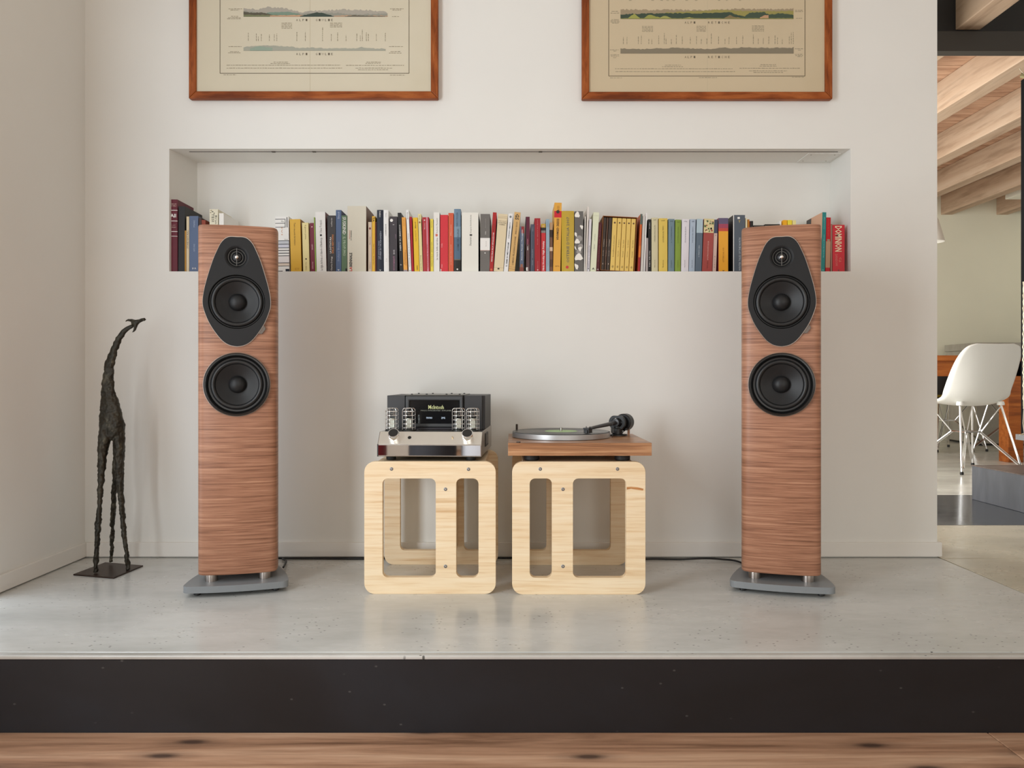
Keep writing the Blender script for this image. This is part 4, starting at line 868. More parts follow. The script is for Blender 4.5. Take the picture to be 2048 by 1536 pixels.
book('tall orange book with a red band and bold black title', 1105.8, 1120.6, 1108.6, 405.5, S(224, 166, 70), d=0.14, bands=[(0.785, 0.88, S(204, 40, 52))], texts=[('ESSERE GERMANIA', S(70, 48, 30), 'd', 0.46, 0.765, 0.02, 0.34, 0.02), ('GELMI', S(160, 110, 40), 'd', 0.89, 0.955, 0.05, 0.3), ('oro', S(120, 80, 30), 'h', 0.2, 0.8, 0.05, 0.02, 0, 0.08)], extra=o49)
book('wide shiny gold book with spaced capital lettering', 1123, 1148.2, 1122.8, 422, S(190, 160, 54), bulge=0.002, gloss=0.25, texts=[("OSTERIE D'ITALIA 2007", S(104, 100, 84), 'u', 0.15, 0.9, 0.0, 0.22, 0.012)], extra=dot(S(196, 50, 50), 0.075, 0.12, -0.05))
def leaves(t, x0, wd, h, yf):
    b = MB()
    for (u, v, a, r_, q) in ((.3, .94, 30, .3, .12), (.1, .62, 80, .16, .1), (.82, .74, 70, .16, .09), (.3, .50, 40, .3, .1), (.62, .38, 40, .2, .09), (.45, .24, 60, .5, .14), (.2, .09, 75, .2, .13), (.04, .4, 80, .1, .1)):
        pts = []
        for i in range(10):
            an = 2 * math.pi * i / 10; rr = 1 + 0.25 * math.sin(3 * an + u * 9)
            p = Vector((wd * r_ * rr * math.cos(an), h * q * 0.4 * rr * math.sin(an))); p.rotate(Matrix.Rotation(R(a - 45), 2))
            pts.append((min(max(x0 + wd * u + p.x, x0), x0 + wd), min(max(h * v + p.y, 0), h)))
        b.prism(pts, yf - 0.0002, yf + 0.0004, 'y')
    b.build('leaf_print', flat(S(236, 232, 224), 0.5), t)['kind'] = 'stuff'
    b = MB()
    for (u, v, rr) in ((.55, .55, .35), (.75, .42, .3), (.5, .33, .3)):
        b.lathe([(wd * rr, yf - 0.0001), (wd * rr, yf + 0.0003)], 20, 'y', (x0 + wd * min(u, 1 - rr), 0, h * v))
    b.build('petal_print', flat(S(150, 146, 142), 0.5), t)['kind'] = 'stuff'
book('grey book printed with white leaves', 1149, 1166.6, 1149, 422.5, S(104, 101, 98), texts=[('Racconti', S(140, 100, 100), 'u', 0.7, 0.88, 0.0, 0.06)], extra=leaves)
book('slim white booklet right of the leaf printed book', 1167.4, 1169.6, 1169.2, 433, S(228, 224, 216))
book('tallest slim white booklet leaning right', 1170, 1173.4, 1174.4, 413, S(222, 214, 206), d=0.14)
book('slim lilac white book with dark lettering', 1174, 1179, 1178.2, 438, S(214, 210, 216), texts=[('DIARIO DI CORSICA', S(90, 80, 84), 'u', 0.05, 0.5, 0, 0.4), ('A', K, 'h', 0.2, 0.8, 0, 0.02, 0, 0.06)])
book('pale green book with a black triangle at its foot', 1180, 1191.8, 1186.4, 425, S(220, 223, 196), texts=[('JOHN SAVAGE', S(130, 136, 116), 'u', 0.52, 0.64, 0, 0.14), ('I SENSI', S(130, 136, 116), 'u', 0.36, 0.46, -0.02, 0.16), ('A', K, 'h', 0.28, 0.72, 0, 0.036, 0.02, 0.05)], bands=[(0.94, 0.945, S(190, 194, 168))])
book('narrow dark oxblood book left of the slipcase', 1191.9, 1198.6, 1197.0, 445, S(78, 28, 34), d=0.12, texts=[('Storia naturale della distruzione', S(150, 90, 90), 'u', 0.2, 0.95, 0, 0.26), ('A', W, 'h', 0.2, 0.8, 0, 0.02, 0, 0.05)])
# slipcase with eight paperbacks
sw = (1269.2 - 1200.6) * KB; sh = z_of(434.5) - NZ0 - 0.0004
lean = math.atan(5.2 / 105.0)
sc_ = empty('slipcase', ((1269.2 - 1024) * KB, YB, NZ0 + 0.0004), 'orange brown slipcase holding dark and yellow paperbacks', 'box', None, ry=lean)
M_CASE = flat(S(150, 88, 36), 0.5)
b = MB(); b.box(-sw, -sw + 0.0016, 0, 0.13, 0, sh); b.box(-0.0016, 0, 0, 0.13, 0, sh); b.box(-sw + 0.0016, -0.0016, 0, 0.13, sh - 0.0016, sh); b.box(-sw + 0.0016, -0.0016, 0.1285, 0.13, 0.0012, sh - 0.0016); b.box(-sw + 0.0016, -0.0016, 0, 0.1285, 0, 0.0012)
b.build('case_shell', M_CASE, sc_)
u = -sw + 0.0022
CA, SA = math.cos(lean), math.sin(lean)
defs = [(0.0088, 'd', 'first dark brown paperback from the left inside the slipcase'), (0.0050, 'b', 'slim tan edged paperback between the dark ones in the slipcase'), (0.0090, 'd', 'dark brown paperback beside the yellow ones in the slipcase'),
        (0.0128, 'y', 'leftmost yellow paperback inside the slipcase'), (0.0115, 'y', 'second yellow paperback from the left inside the slipcase'), (0.0115, 'y', 'middle one of the five yellow slipcase paperbacks'), (0.0115, 'y', 'second yellow paperback from the right inside the slipcase'), (0.0118, 'y', 'rightmost yellow paperback inside the slipcase')]
tot = sum(d_[0] for d_ in defs); fit = (sw - 0.0044) / tot
CC = {'d': S(54, 40, 30), 'b': S(84, 56, 38), 'y': S(224, 190, 100)}
for i, (ww, kd, lb) in enumerate(defs):
    wd = ww * fit - 0.0016
    x = (1269.2 - 1024) * KB + (u + wd / 2) * CA + 0.0013 * SA; z = NZ0 + 0.0004 - (u + wd / 2) * SA + 0.0013 * CA
    t = empty('paperback', (x, YB + 0.003, z), lb, 'book', 'paperbacks in the slipcase', ry=lean)
    h = sh - 0.0065
    MB().prism([(-wd / 2, 0.0012), (-wd / 2 + 0.0005, 0.0004), (-wd / 2 + 0.0018, 0), (wd / 2 - 0.0018, 0), (wd / 2 - 0.0005, 0.0004), (wd / 2, 0.0012)], 0, h, 'z').box(-wd / 2, -wd / 2 + 0.0008, 0.0012, 0.12, 0, h).box(wd / 2 - 0.0008, wd / 2, 0.0012, 0.12, 0, h).build('cover', flat(CC[kd], 0.5), t)
    MB().box(-wd / 2 + 0.0008, wd / 2 - 0.0008, 0.0012, 0.119, 0.001, h - 0.0008).build('page_block', M_PAGE, t)
    b = MB(); tc = S(96, 72, 30) if kd == 'y' else S(220, 200, 180)
    b.text('Romanzi' if i % 2 else 'Opere scelte', 0, -0.0003, h * 0.32, h * 0.11, wd * 0.26, 0, 'u'); b.text(['Lettere', 'Diari', 'Viaggi', 'Memorie di un uomo', 'Il mare', 'La casa', 'Le donne', 'La luna'][i], 0, -0.0003, h * 0.52, h * (0.3 if i == 3 else 0.14), wd * 0.26, 0, 'u')
    b.text('@', 0, -0.0003, h * 0.075, wd * 0.5, wd * 0.6) if kd == 'y' else b.text('1', 0, -0.0003, h * 0.12, wd * 0.15, wd * 0.4)
    b.build('spine_lettering', flat(tc, 0.6), t)
    if kd == 'y':
        MB().lathe([(wd * 0.2, -0.0005), (wd * 0.2, 0.0002)], 14, 'y', (0, 0, h * 0.91)).build('emblem', flat(S(96, 66, 34), 0.5), t)
    u += ww * fit
book('slim book with a glowing orange picture spine right of the slipcase', 1275.2, 1279.4, 1280.6, 428, S(200, 96, 44), d=0.14, bands=[(0.82, 1.0, S(90, 104, 96)), (0.0, 0.25, S(160, 40, 40)), (0.25, 0.45, S(220, 120, 50))])
book('grey white softcover right of the orange picture spine', 1280.8, 1286, 1285.4, 431.6, S(200, 196, 190), d=0.14)
book('tall slim white booklet left of the beige numbered book', 1286.8, 1289.4, 1291.6, 426, S(236, 234, 232), d=0.14)
book('short mauve grey book in front of the black spine', 1291, 1295.6, 1292, 476, S(170, 160, 158), d=0.08)
book('black book with white lettering left of the beige numbered book', 1296, 1302.2, 1296.2, 438.6, S(26, 25, 26), texts=[('Il libro della notte', W, 'u', 0.1, 0.4, 0, 0.34), ('Scelte', W, 'u', 0.82, 0.94, 0, 0.3)])
def num(lb, x0, x1, t0, yt, col, n_, title, author, ink, bands=(), side=None):
    book(lb, x0, x1, t0, yt, col, bulge=0.0008, bands=bands, side=side, texts=[(n_, ink, 'h', 0.3, 0.72, 0, 0.022, 0.01, 0.955), (title, ink, 'u', 0.55, 0.86, 0, 0.16), (author, ink, 'u', 0.08, 0.22, -0.02, 0.16)])
num('beige paperback with the number 97 on its spine', 1303, 1316, 1302.8, 435.5, S(206, 198, 164), '97', 'I PENSIERI DEGLI ALTRI', 'Mario Corona', S(90, 84, 60))
num('mustard yellow paperback with the number 107', 1317.4, 1335, 1317.2, 436.6, S(218, 190, 92), '107', 'LA RICERCA DEL TEMPO', 'Marcella Serra', S(110, 92, 36))
num('blue grey paperback with the number 152', 1336, 1348.4, 1336.6, 438, S(112, 134, 144), '152', 'IL COMMISSARIO', 'A. Perissinotto', S(50, 64, 74))
num('leaf green paperback with the number 166', 1349.4, 1361, 1350.4, 439.4, S(130, 154, 62), '166', 'NOTTURNO DEL MARE', 'G. Simenon', S(66, 84, 28))
num('lilac white paperback with the number 196', 1361.8, 1376.8, 1363.6, 438.6, S(220, 216, 222), '196', 'CHI HA PAURA DEL BUIO', 'Luigi Guicciardi', S(110, 106, 120))
num('pale blue paperback with the number 208', 1377.6, 1389.2, 1379.8, 438.6, S(168, 182, 198), '208', 'PAROLE NEL VENTO', 'Lia Levi', S(70, 80, 100))
book('slate paperback with a pale blue upper third', 1390, 1402.8, 1393.2, 438, S(92, 106, 120), bands=[(0.735, 1.0, S(172, 192, 202))], texts=[('IL MARE DI SERA', S(190, 200, 206), 'u', 0.28, 0.5, 0, 0.2)])
def floral(t, x0, wd, h, yf):
    cols = [S(160, 56, 50), S(70, 96, 56), S(226, 214, 170)]
    for k, c_ in enumerate(cols):
        b = MB(); rnd = random.Random(k + 4)
        for i in range(9):
            pts = []; u, v = x0 + wd * rnd.uniform(0.1, 0.9), h * rnd.uniform(0.76, 0.97); r_ = wd * rnd.uniform(0.07, 0.16)
            for q in range(8):
                a = 2 * math.pi * q / 8; rr = r_ * (1 if q % 2 else 0.6); pts.append((min(max(u + rr * math.cos(a), x0), x0 + wd), min(h, v + rr * math.sin(a))))
            b.prism(pts, yf - 0.0002 - 0.00006 * k, yf + 0.0003, 'y')
        b.build('flower_print', flat(c_, 0.5), t)['kind'] = 'stuff'
book('brick red book with a flowered cream top', 1403.6, 1424, 1408, 438, S(160, 74, 68), bands=[(0.735, 1.0, S(214, 200, 150))], texts=[('LA LUNA DI AGOSTO ROSSA', S(230, 190, 180), 'u', 0.22, 0.58, 0, 0.12), ('Vittorio Gassino', S(90, 40, 36), 'u', 0.06, 0.2, 0, 0.12)], extra=floral)
book('narrow pinkish book with a navy top', 1424.8, 1432, 1428.4, 439.4, S(204, 176, 164), bands=[(0.74, 1.0, S(66, 72, 94))], texts=[('Nord', S(110, 80, 76), 'u', 0.08, 0.3, 0, 0.2)], extra=dot(S(110, 80, 76), 0.7, 0.12))
book('orange book with a purple and red sunset top', 1437, 1456.4, 1436.6, 436, S(230, 164, 52), bands=[(0.89, 1.0, S(98, 88, 116)), (0.81, 0.89, S(160, 70, 92)), (0.755, 0.81, S(196, 76, 62))], texts=[('LETTERE DAL SUD', S(150, 96, 24), 'u', 0.18, 0.45, 0, 0.14), ('v', K, 'h', 0.35, 0.6, 0, 0.02, 0.02, 0.02)], side=S(150, 60, 80))
book('dark slate hardback with a white rim near the right loudspeaker', 1466.4, 1490.2, 1466.4, 430, S(84, 92, 102), d=0.148, hard=True, side=S(38, 34, 32), bands=[(0.0, 1.0, W, 0, .06), (0.93, 0.965, W, .36, .56)], texts=[('WINTER TALES OF THE NORTH', S(190, 196, 200), 'u', 0.02, 0.6, 0.05, 0.16), ('Y', S(214, 180, 80), 'h', 0.38, 0.54, 0.02, 0.045, 0.01, 0.885)])
book('thin cream book behind the right loudspeaker edge', 1491, 1494.4, 1491, 436, S(222, 212, 176))
book('thin ochre brown book above the right loudspeaker', 1494.8, 1499, 1494.8, 438.8, S(176, 112, 32))
book('small black and red book above the right loudspeaker', 1499.8, 1506.4, 1499.8, 442, S(30, 28, 28), d=0.12, side=S(180, 30, 48))
def teeth(t, x0, wd, h, yf):
    b = MB(); n = int(wd / 0.0032)
    for i in range(n):
        b.box(x0 + 0.001 + i * 0.0032, x0 + 0.0026 + i * 0.0032, yf - 0.0003, yf + 0.0003, h * 0.86, h * 0.965)
    b.build('edge_print', flat(S(180, 172, 150), 0.6), t)['kind'] = 'stuff'
book('wide dark book with a comb like edge pattern, left of its twin', 1507.5, 1527.5, 1507.5, 450.5, S(62, 58, 54), extra=teeth)
book('wider dark book with a comb like edge pattern, left of the yellow spines', 1530, 1560, 1530, 448.4, S(52, 46, 40), extra=teeth)
book('white book standing behind the right loudspeaker beside the yellow spines', 1561, 1565, 1561, 441, S(236, 236, 234), d=0.12, y=YB + 0.01)
book('amber yellow book over the right loudspeaker', 1566.4, 1574.2, 1566.4, 440, S(236, 170, 30), d=0.1)
book('lemon yellow book over the right loudspeaker', 1575, 1584, 1575, 440, S(236, 214, 60), d=0.1)
book('pale cream yellow book over the right loudspeaker', 1584.8, 1592, 1584.8, 440.5, S(232, 220, 150), d=0.1)
book('white book low between the right loudspeaker and the teal book', 1629, 1640, 1631, 476, S(238, 238, 238), d=0.14)
def corner_print(t, x0, wd, h, yf):
    b = MB(); b.prism([(0.080, 0.0), (0.142, 0.0), (0.142, h), (0.110, h)], 0, 0.0003, 'x')
    o = MB().prism([(0.105, h * 0.45), (0.1415, h * 0.5), (0.1415, h - 0.001), (0.098, h - 0.001)], x0 - 0.0003, x0 + 0.0002, 'x').build('cover_print', flat(S(66, 64, 66), 0.5), t)
book('tall teal book with a peach cover near the right end', 1641.4, 1649.6, 1644.4, 424.6, S(38, 132, 130), d=0.143, side=S(226, 178, 148), texts=[('Nuova Vita, Amore e disincanto', S(170, 214, 208), 'u', 0.24, 0.63, 0.05, 0.22), ('Francesca Maggi', S(170, 214, 208), 'u', 0.72, 0.92, 0.05, 0.22), ('o', S(170, 214, 208), 'h', 0.3, 0.65, 0, 0.02, 0, 0.03)], extra=corner_print)
book('red book with a tan picture lower half beside the teal book', 1650.6, 1659.6, 1652.6, 435, S(190, 28, 36), bands=[(0.075, 0.56, S(184, 144, 114)), (0.56, 0.60, S(160, 140, 116), .25, .85)], texts=[('Storia di Roma', S(220, 90, 70), 'd', 0.65, 0.97, 0, 0.2)])
book('thin brown book left of the big lettered red book', 1660.6, 1664.2, 1661, 448, S(150, 116, 100), d=0.12)
book('broad red book with big cream capitals at the right end', 1665, 1689.4, 1665, 449.7, S(202, 42, 54), d=0.13, gloss=0.35, texts=[('DOMINION', S(240, 226, 190), 'd', 0.43, 0.975, -0.02, 0.58, 0.02), ('C.J.', S(226, 170, 130), 'd', 0.2, 0.31, 0.12, 0.2), ('SANSOM', S(214, 130, 120), 'd', 0.13, 0.38, -0.18, 0.2)], extra=dot(S(120, 60, 50), 0.03, 0.07))
# ------------------------------------------------------------------ framed mountain panoramas
def mat_paper(name, c1, c2):
    t = NT(name); n = t.noise(t.map((2.2, 2.2, 2.2)), 1.0, 5, 0.6); n2 = t.noise(t.map((0.8, 0.8, 0.8), (4, 1, 2)), 1.0, 2)
    return t.out(t.mix(t.ramp(n2, [(0.35, (0, 0, 0, 1)), (0.65, (1, 1, 1, 1))]), t.ramp(n, [(0.3, c1), (0.7, c2)]), t.ramp(n, [(0.3, c2), (0.7, c1)])), 0.8, spec=0.2)
INK = flat(S(104, 94, 78), 0.9)
def picture(label, x0p, x1p, ybp, hh, paper, ext, layers, caps, cap_y, cap_x, notes, title, bands_y, nlab, seed, mir):
    YF = 2.606                              # front of the frame
    rnd = random.Random(seed)
    x0, x1 = (x0p - 1024) * YF / F, (x1p - 1024) * YF / F; zb = EYE - (ybp - HOR) * YF / F
    ww = x1 - x0; fw = 0.0245
    t = empty('framed_print', ((x0 + x1) / 2, YW, zb), label, 'picture', 'framed mountain panoramas above the niche')
    h = hh
    def strip(name, pts, m):
        return MB().prism(pts, YF - YW, -0.002, 'y').build(name, m, t, bevel=0.003)
    strip('frame_rail', [(-ww / 2, 0), (ww / 2, 0), (ww / 2 - fw, fw), (-ww / 2 + fw, fw)], M_FRAME)
    strip('frame_rail', [(-ww / 2 + fw, h - fw), (ww / 2 - fw, h - fw), (ww / 2, h), (-ww / 2, h)], M_FRAME)
    strip('frame_stile', [(-ww / 2, 0), (-ww / 2 + fw, fw), (-ww / 2 + fw, h - fw), (-ww / 2, h)], M_FRAME_V)
    strip('frame_stile', [(ww / 2 - fw, fw), (ww / 2, 0), (ww / 2, h), (ww / 2 - fw, h - fw)], M_FRAME_V)
    YP = 2.614 - YW                         # paper
    MB().box(-ww / 2 + fw - 0.002, ww / 2 - fw + 0.002, YP, -0.003, fw - 0.002, h - fw + 0.002).build('paper', paper, t)
    q = lambda px, py: ((px - 1024) * 2.6135 / F - t.location.x, EYE - (py - HOR) * 2.6135 / F - zb)
    # border rule
    b = MB(); l0, r0, yb_ = ext; X0, Z0_ = q(l0, yb_); X1, _ = q(r0, yb_); lw = 0.0009
    b.box(X0, X1, YP - 0.0004, YP + 0.001, Z0_ - lw, Z0_ + lw); b.box(X0 - lw, X0 + lw, YP - 0.0004, YP + 0.001, Z0_, h - 0.1); b.box(X1 - lw, X1 + lw, YP - 0.0004, YP + 0.001, Z0_, h - 0.1); b.box(X0, X1, YP - 0.0004, YP + 0.001, h - 0.1 - lw, h - 0.1 + lw)
    b.build('border_rule', flat(S(86, 74, 56), 0.8), t)
    # printed panoramas, flat layers of ink
    b = MB(); ms = []
    for k, (xa_, xb_, base, top, jag, col, step) in enumerate(layers):
        m_ = flat(S(*col), 0.9)
        if m_ not in ms: ms.append(m_)
        n = max(3, int((xb_ - xa_) / step)); pts = [q(xa_, base), q(xb_, base)]; up = []
        for i in range(n + 1):
            u_ = i / n; px = xa_ + (xb_ - xa_) * u_
            f_ = 0
            for a in range(len(top) - 1):
                if top[a][0] <= u_ <= top[a + 1][0]: f_ = top[a][1] + (top[a + 1][1] - top[a][1]) * (u_ - top[a][0]) / max(1e-6, top[a + 1][0] - top[a][0])
            up.append(q(px, min(base - 0.3, f_ + rnd.uniform(-jag, jag))))
        pts += list(reversed(up)); b.prism(pts, YP - 0.0003 - 0.00008 * k, YP + 0.0002, 'y', ms.index(m_))
    b.build('panorama_print', ms, t)
    b = MB()
    for ty in cap_y:
        for word, (ca, cb) in zip(title, cap_x):
            for i, c_ in enumerate(word):
                xx, z_ = q(ca + (cb - ca) * i / (len(word) - 1), ty); b.text(c_, xx, YP - 0.0004, z_, 0.0055, 0.0075)
    b.build('caption_lettering', INK, t)['kind'] = 'stuff'
    # tiny engraved captions: rows of short strokes
    b = MB()
    def line(xa_, xb_, yy, hgt=1.6, wmin=3, wmax=7):
        px = xa_
        while px < xb_:
            e = min(xb_, px + rnd.uniform(wmin, wmax)); p0 = q(px, yy + hgt / 2); p1 = q(e, yy - hgt / 2 * rnd.uniform(0.3, 1.0)); b.box(p0[0], p1[0], YP - 0.0003, YP + 0.0002, p0[1], p1[1]); px = e + rnd.uniform(0.8, 1.6)
    for xa_, xb_, yy in notes: line(xa_, xb_, yy, 1.3)
    for xa_, xb_, yt_, yb2 in nlab:
        py = yb2
        while py > yt_:
            e = max(yt_, py - rnd.uniform(2.5, 6)); p0 = q(xa_, py); p1 = q(xa_ + rnd.uniform(0.9, 1.5), e); b.box(p0[0], p1[0], YP - 0.0003, YP + 0.0002, p0[1], p1[1]); py = e - rnd.uniform(0.7, 1.4)
    b.build('engraved_notes', flat(S(150, 140, 118), 0.9), t)['kind'] = 'stuff'
    MB().box(q(mir, 0)[0] - 0.0006, q(mir, 0)[0] + 0.0006, YP - 0.0002, YP + 0.001, fw, h - fw).build('paper_fold', flat(S(190, 178, 150), 0.9), t)
GR, TE, DK, SA_, GN = (170, 164, 152), (124, 146, 130), (66, 78, 70), (196, 158, 128), (120, 124, 92)
L1 = [(487, 775, 33.4, [(0, 15.5), (.1, 19), (.17, 14), (.3, 17), (.4, 24), (.55, 21), (.7, 19), (.85, 20), (.97, 23), (1, 26)], 1.6, GR, 3),
      (487, 775, 33.4, [(0, 22), (.15, 26), (.3, 24), (.4, 27), (.6, 25), (.75, 28), (1, 27)], 1.6, (150, 150, 138), 3),
      (527, 600, 33.4, [(0, 28), (.2, 24.5), (.7, 24), (1, 29)], 0.8, TE, 4),
      (487, 545, 33.4, [(0, 23), (.3, 26), (.6, 25), (1, 29)], 0.9, (92, 88, 74), 3),
      (487, 600, 33.4, [(0, 29), (.3, 30), (1, 30)], 0.8, GN, 3), (540, 605, 33.4, [(0, 31), (1, 30)], 0.5, SA_, 4),
      (600, 668, 33.4, [(0, 32), (.3, 28), (.5, 24.5), (.8, 28), (1, 33)], 0.8, DK, 3),
      (668, 775, 33.4, [(0, 31), (.3, 30.5), (.6, 31.5), (1, 31)], 0.9, (186, 156, 130), 3), (690, 770, 33.4, [(0, 33), (.2, 30), (.4, 31), (.6, 32), (1, 32.5)], 0.6, (110, 104, 90), 3),
      (487, 771, 101.5, [(0, 94.5), (.1, 91.5), (.17, 91), (.35, 94), (.37, 96), (.5, 95.5), (.6, 97), (.8, 96.5), (.83, 93.5), (.87, 97), (1, 97.5)], 0.9, (166, 166, 152), 4),
      (500, 545, 101.5, [(0, 97), (.4, 92.5), (1, 96)], 0.5, (148, 164, 148), 4)]
N1 = [(457, 484, 17.5), (461, 478, 20), (462, 476, 32.5), (456, 482, 35), (454, 482, 37.5), (457, 483, 93), (460, 478, 103), (456, 482, 105.5), (780, 807, 17.5), (785, 802, 20), (784, 798, 33), (778, 806, 93), (781, 801, 103), (778, 803, 106)]
N1 += [(563, 584, 46 + 2.6 * i) for i in range(5)] + [(660, 684, 46 + 2.6 * i) for i in range(4)]
N1 += [(547, 576, 124), (541, 580, 127), (453, 680, 130.2), (453, 684, 136), (733, 762, 124), (731, 761, 126.7), (692, 808, 130.6), (711, 785, 136), (716, 777, 139.5), (447, 472, 149.5), (780, 810, 150)]
V1 = [(496, 0, 65, 81.5), (512, 0, 67, 82), (516, 0, 72, 82), (522, 0, 68, 82), (538, 0, 69, 82), (548, 0, 68, 82), (553, 0, 67, 82), (593, 0, 64, 82), (610, 0, 64, 82), (644.5, 0, 55, 82), (662, 0, 68, 82), (674.5, 0, 65, 82), (691.5, 0, 70, 82), (713, 0, 67, 82), (720, 0, 71, 82), (724, 0, 59, 82), (732, 0, 65, 82), (736, 0, 67, 82), (752, 0, 67, 81.5), (770, 0, 66, 82.5)]
picture('framed mountain panorama print above the left end of the niche', 377, 876, 196.5, 0.62, mat_paper('aged_paper', S(207, 198, 174), S(216, 208, 188)),
        (440, 818, 146.5), L1, None, (40, 108), ((594, 613), (633, 664)), N1, ('ALPI', 'GIULIE'), None, V1, 5, 620)
L2 = [(1241, 1587, 38, [(0, 19), (.2, 20), (.3, 19), (.45, 21), (.6, 19), (.7, 17), (.8, 18.5), (.95, 18), (1, 17)], 1.7, (158, 142, 116), 3),
      (1330, 1587, 38, [(0, 25), (.2, 23), (.4, 20), (.7, 22), (1, 22)], 1.2, (152, 144, 84), 3),
      (1241, 1500, 38, [(0, 30), (.08, 27.5), (.3, 26.5), (.5, 26.5), (.7, 26), (.85, 24.5), (.9, 30), (1, 34)], 1.0, (64, 78, 64), 3),
      (1490, 1587, 38, [(0, 33), (.1, 25), (.4, 24.5), (.5, 30), (.7, 26), (1, 30)], 1.0, (70, 84, 68), 3),
      (1256, 1290, 38, [(0, 36), (.3, 29), (.4, 28), (.7, 36), (1, 37)], 0.6, (156, 158, 84), 3), (1287, 1325, 38, [(0, 37), (.3, 29), (.5, 31), (1, 37)], 0.6, (150, 152, 80), 3), (1318, 1345, 38, [(0, 37), (.4, 31), (1, 37)], 0.5, (160, 160, 92), 3),
      (1366, 1392, 38, [(0, 36), (.5, 34.5), (1, 37)], 0.5, (156, 152, 92), 3), (1447, 1485, 38, [(0, 37), (.3, 30), (.6, 34), (1, 36)], 0.7, (132, 116, 82), 3), (1520, 1537, 38, [(0, 34.5), (.5, 31), (1, 30)], 0.5, (190, 150, 116), 3), (1241, 1587, 38, [(0, 36.8), (.5, 36.6), (1, 36.3)], 0.4, (140, 138, 84), 4),
      (1241, 1587, 107, [(0, 97), (.1, 98.5), (.22, 97), (.3, 96), (.45, 97.5), (.52, 98.5), (.6, 94.5), (.64, 97.5), (.7, 95), (.85, 96), (.93, 95.5), (.99, 96), (1, 94.5)], 0.9, (132, 123, 104), 4)]
N2 = [(1223, 1237, 22.5), (1221, 1239, 26), (1223, 1237, 39), (1221, 1238, 41.3), (1221, 1239, 43.6), (1224, 1237, 46), (1220, 1238, 99.5), (1227, 1233, 102), (1221, 1238, 109.5), (1222, 1238, 112), (1226, 1234, 115), (1590, 1606, 20.5), (1590, 1606, 23), (1592, 1605, 36.5), (1590, 1606, 97.5), (1596, 1602, 100), (1590, 1606, 108.5), (1591, 1606, 111), (1595, 1604, 113)]
N2 += [(1284, 1306, 52.5 + 2.6 * i) for i in range(5)] + [(1393, 1412, 52 + 2.6 * i) for i in range(5)] + [(1504, 1528, 51.5 + 2.6 * i) for i in range(5)]
N2 += [(1330, 1362, 130), (1324, 1366, 133.2), (1230, 1465, 137.3), (1231, 1470, 143), (1521, 1552, 129), (1519, 1553, 132), (1479, 1600, 136.3), (1498, 1574, 141.5), (1507, 1566, 144.8), (1220, 1244, 155.5), (1398, 1434, 155), (1584, 1608, 154)]
N2 += [(x, x + 5, 0.6) for x in (1258, 1303, 1321, 1333, 1345, 1371, 1390, 1436, 1452, 1478)]
V2 = [(x, 0, y_, 88) for x, y_ in ((1246, 74), (1253.5, 74), (1276, 72), (1282, 70), (1297, 78), (1303, 78), (1317, 71), (1328, 66), (1331.5, 76), (1342, 78), (1352, 70), (1364, 72), (1380, 74), (1392.5, 72), (1402, 78), (1413, 77), (1422, 67), (1436.5, 73), (1449.5, 77), (1457.5, 74), (1472.5, 73), (1485, 71), (1506, 69), (1516, 76), (1526, 76), (1537, 73), (1549.5, 70), (1554.5, 74), (1564, 78), (1578, 73), (1582, 65), (1586, 64))]
picture('framed mountain panorama print above the right end of the niche', 1164, 1665.5, 197.5, 0.62, mat_paper('browner_paper', S(198, 181, 150), S(206, 190, 162)),
        (1217.5, 1610, 152), L2, None, (45, 114), ((1371, 1389), (1418, 1458)), N2, ('ALPI', 'RETICHE'), None, V2, 9, 1415)

# ------------------------------------------------------------------ bronze giraffe
def mat_bronze():
    t = NT('rough_bronze'); n = t.noise(t.map((40, 40, 26)), 1.0, 6, 0.7); n2 = t.noise(t.map((9, 9, 9)), 1.0, 3)
    c = t.ramp(n, [(0.35, S(24, 20, 14)), (0.55, S(46, 40, 29)), (0.70, S(104, 98, 80))])
    c = t.mix(0.4, c, t.ramp(n2, [(0.4, S(38, 36, 24)), (0.6, S(66, 60, 48))]))
    t.bump(n, 0.8, 0.004)
    return t.out(c, 0.42, 0.45)
t = empty('giraffe_sculpture', (-1.27, 2.44, 0), 'dark bronze stick legged giraffe sculpture on a thin plate in the corner', 'sculpture')
base = t.location
def G(pts):
    return [P(px, py, Y) - Vector(base) for px, py, Y in pts]
b = MB()
b.tube(G([(191.2, 1144.5, 2.398), (194, 1090, 2.402), (196, 1050, 2.408), (199.5, 1002, 2.415), (202.5, 948, 2.42), (205, 904, 2.43), (210, 874, 2.435), (215, 836, 2.44)]), [0.0072, 0.0078, 0.0085, 0.0075, 0.0108, 0.0145, 0.021, 0.020], 12)
b.tube(G([(222.6, 1124, 2.512), (224.5, 1070, 2.505), (226, 1035, 2.49), (228.5, 984, 2.475), (231, 948, 2.46), (233, 900, 2.455), (234, 850, 2.45)]), [0.0055, 0.0068, 0.0078, 0.0082, 0.0095, 0.0105, 0.012], 12)
b.tube(G([(256.6, 1139.5, 2.436), (252, 1095, 2.437), (246.5, 1052, 2.438), (243, 1010, 2.44), (240.5, 975, 2.442), (238.5, 930, 2.443), (238.5, 890, 2.444), (235, 846, 2.445)]), [0.007, 0.0072, 0.0080, 0.0085, 0.0105, 0.0140, 0.0172, 0.019], 12)
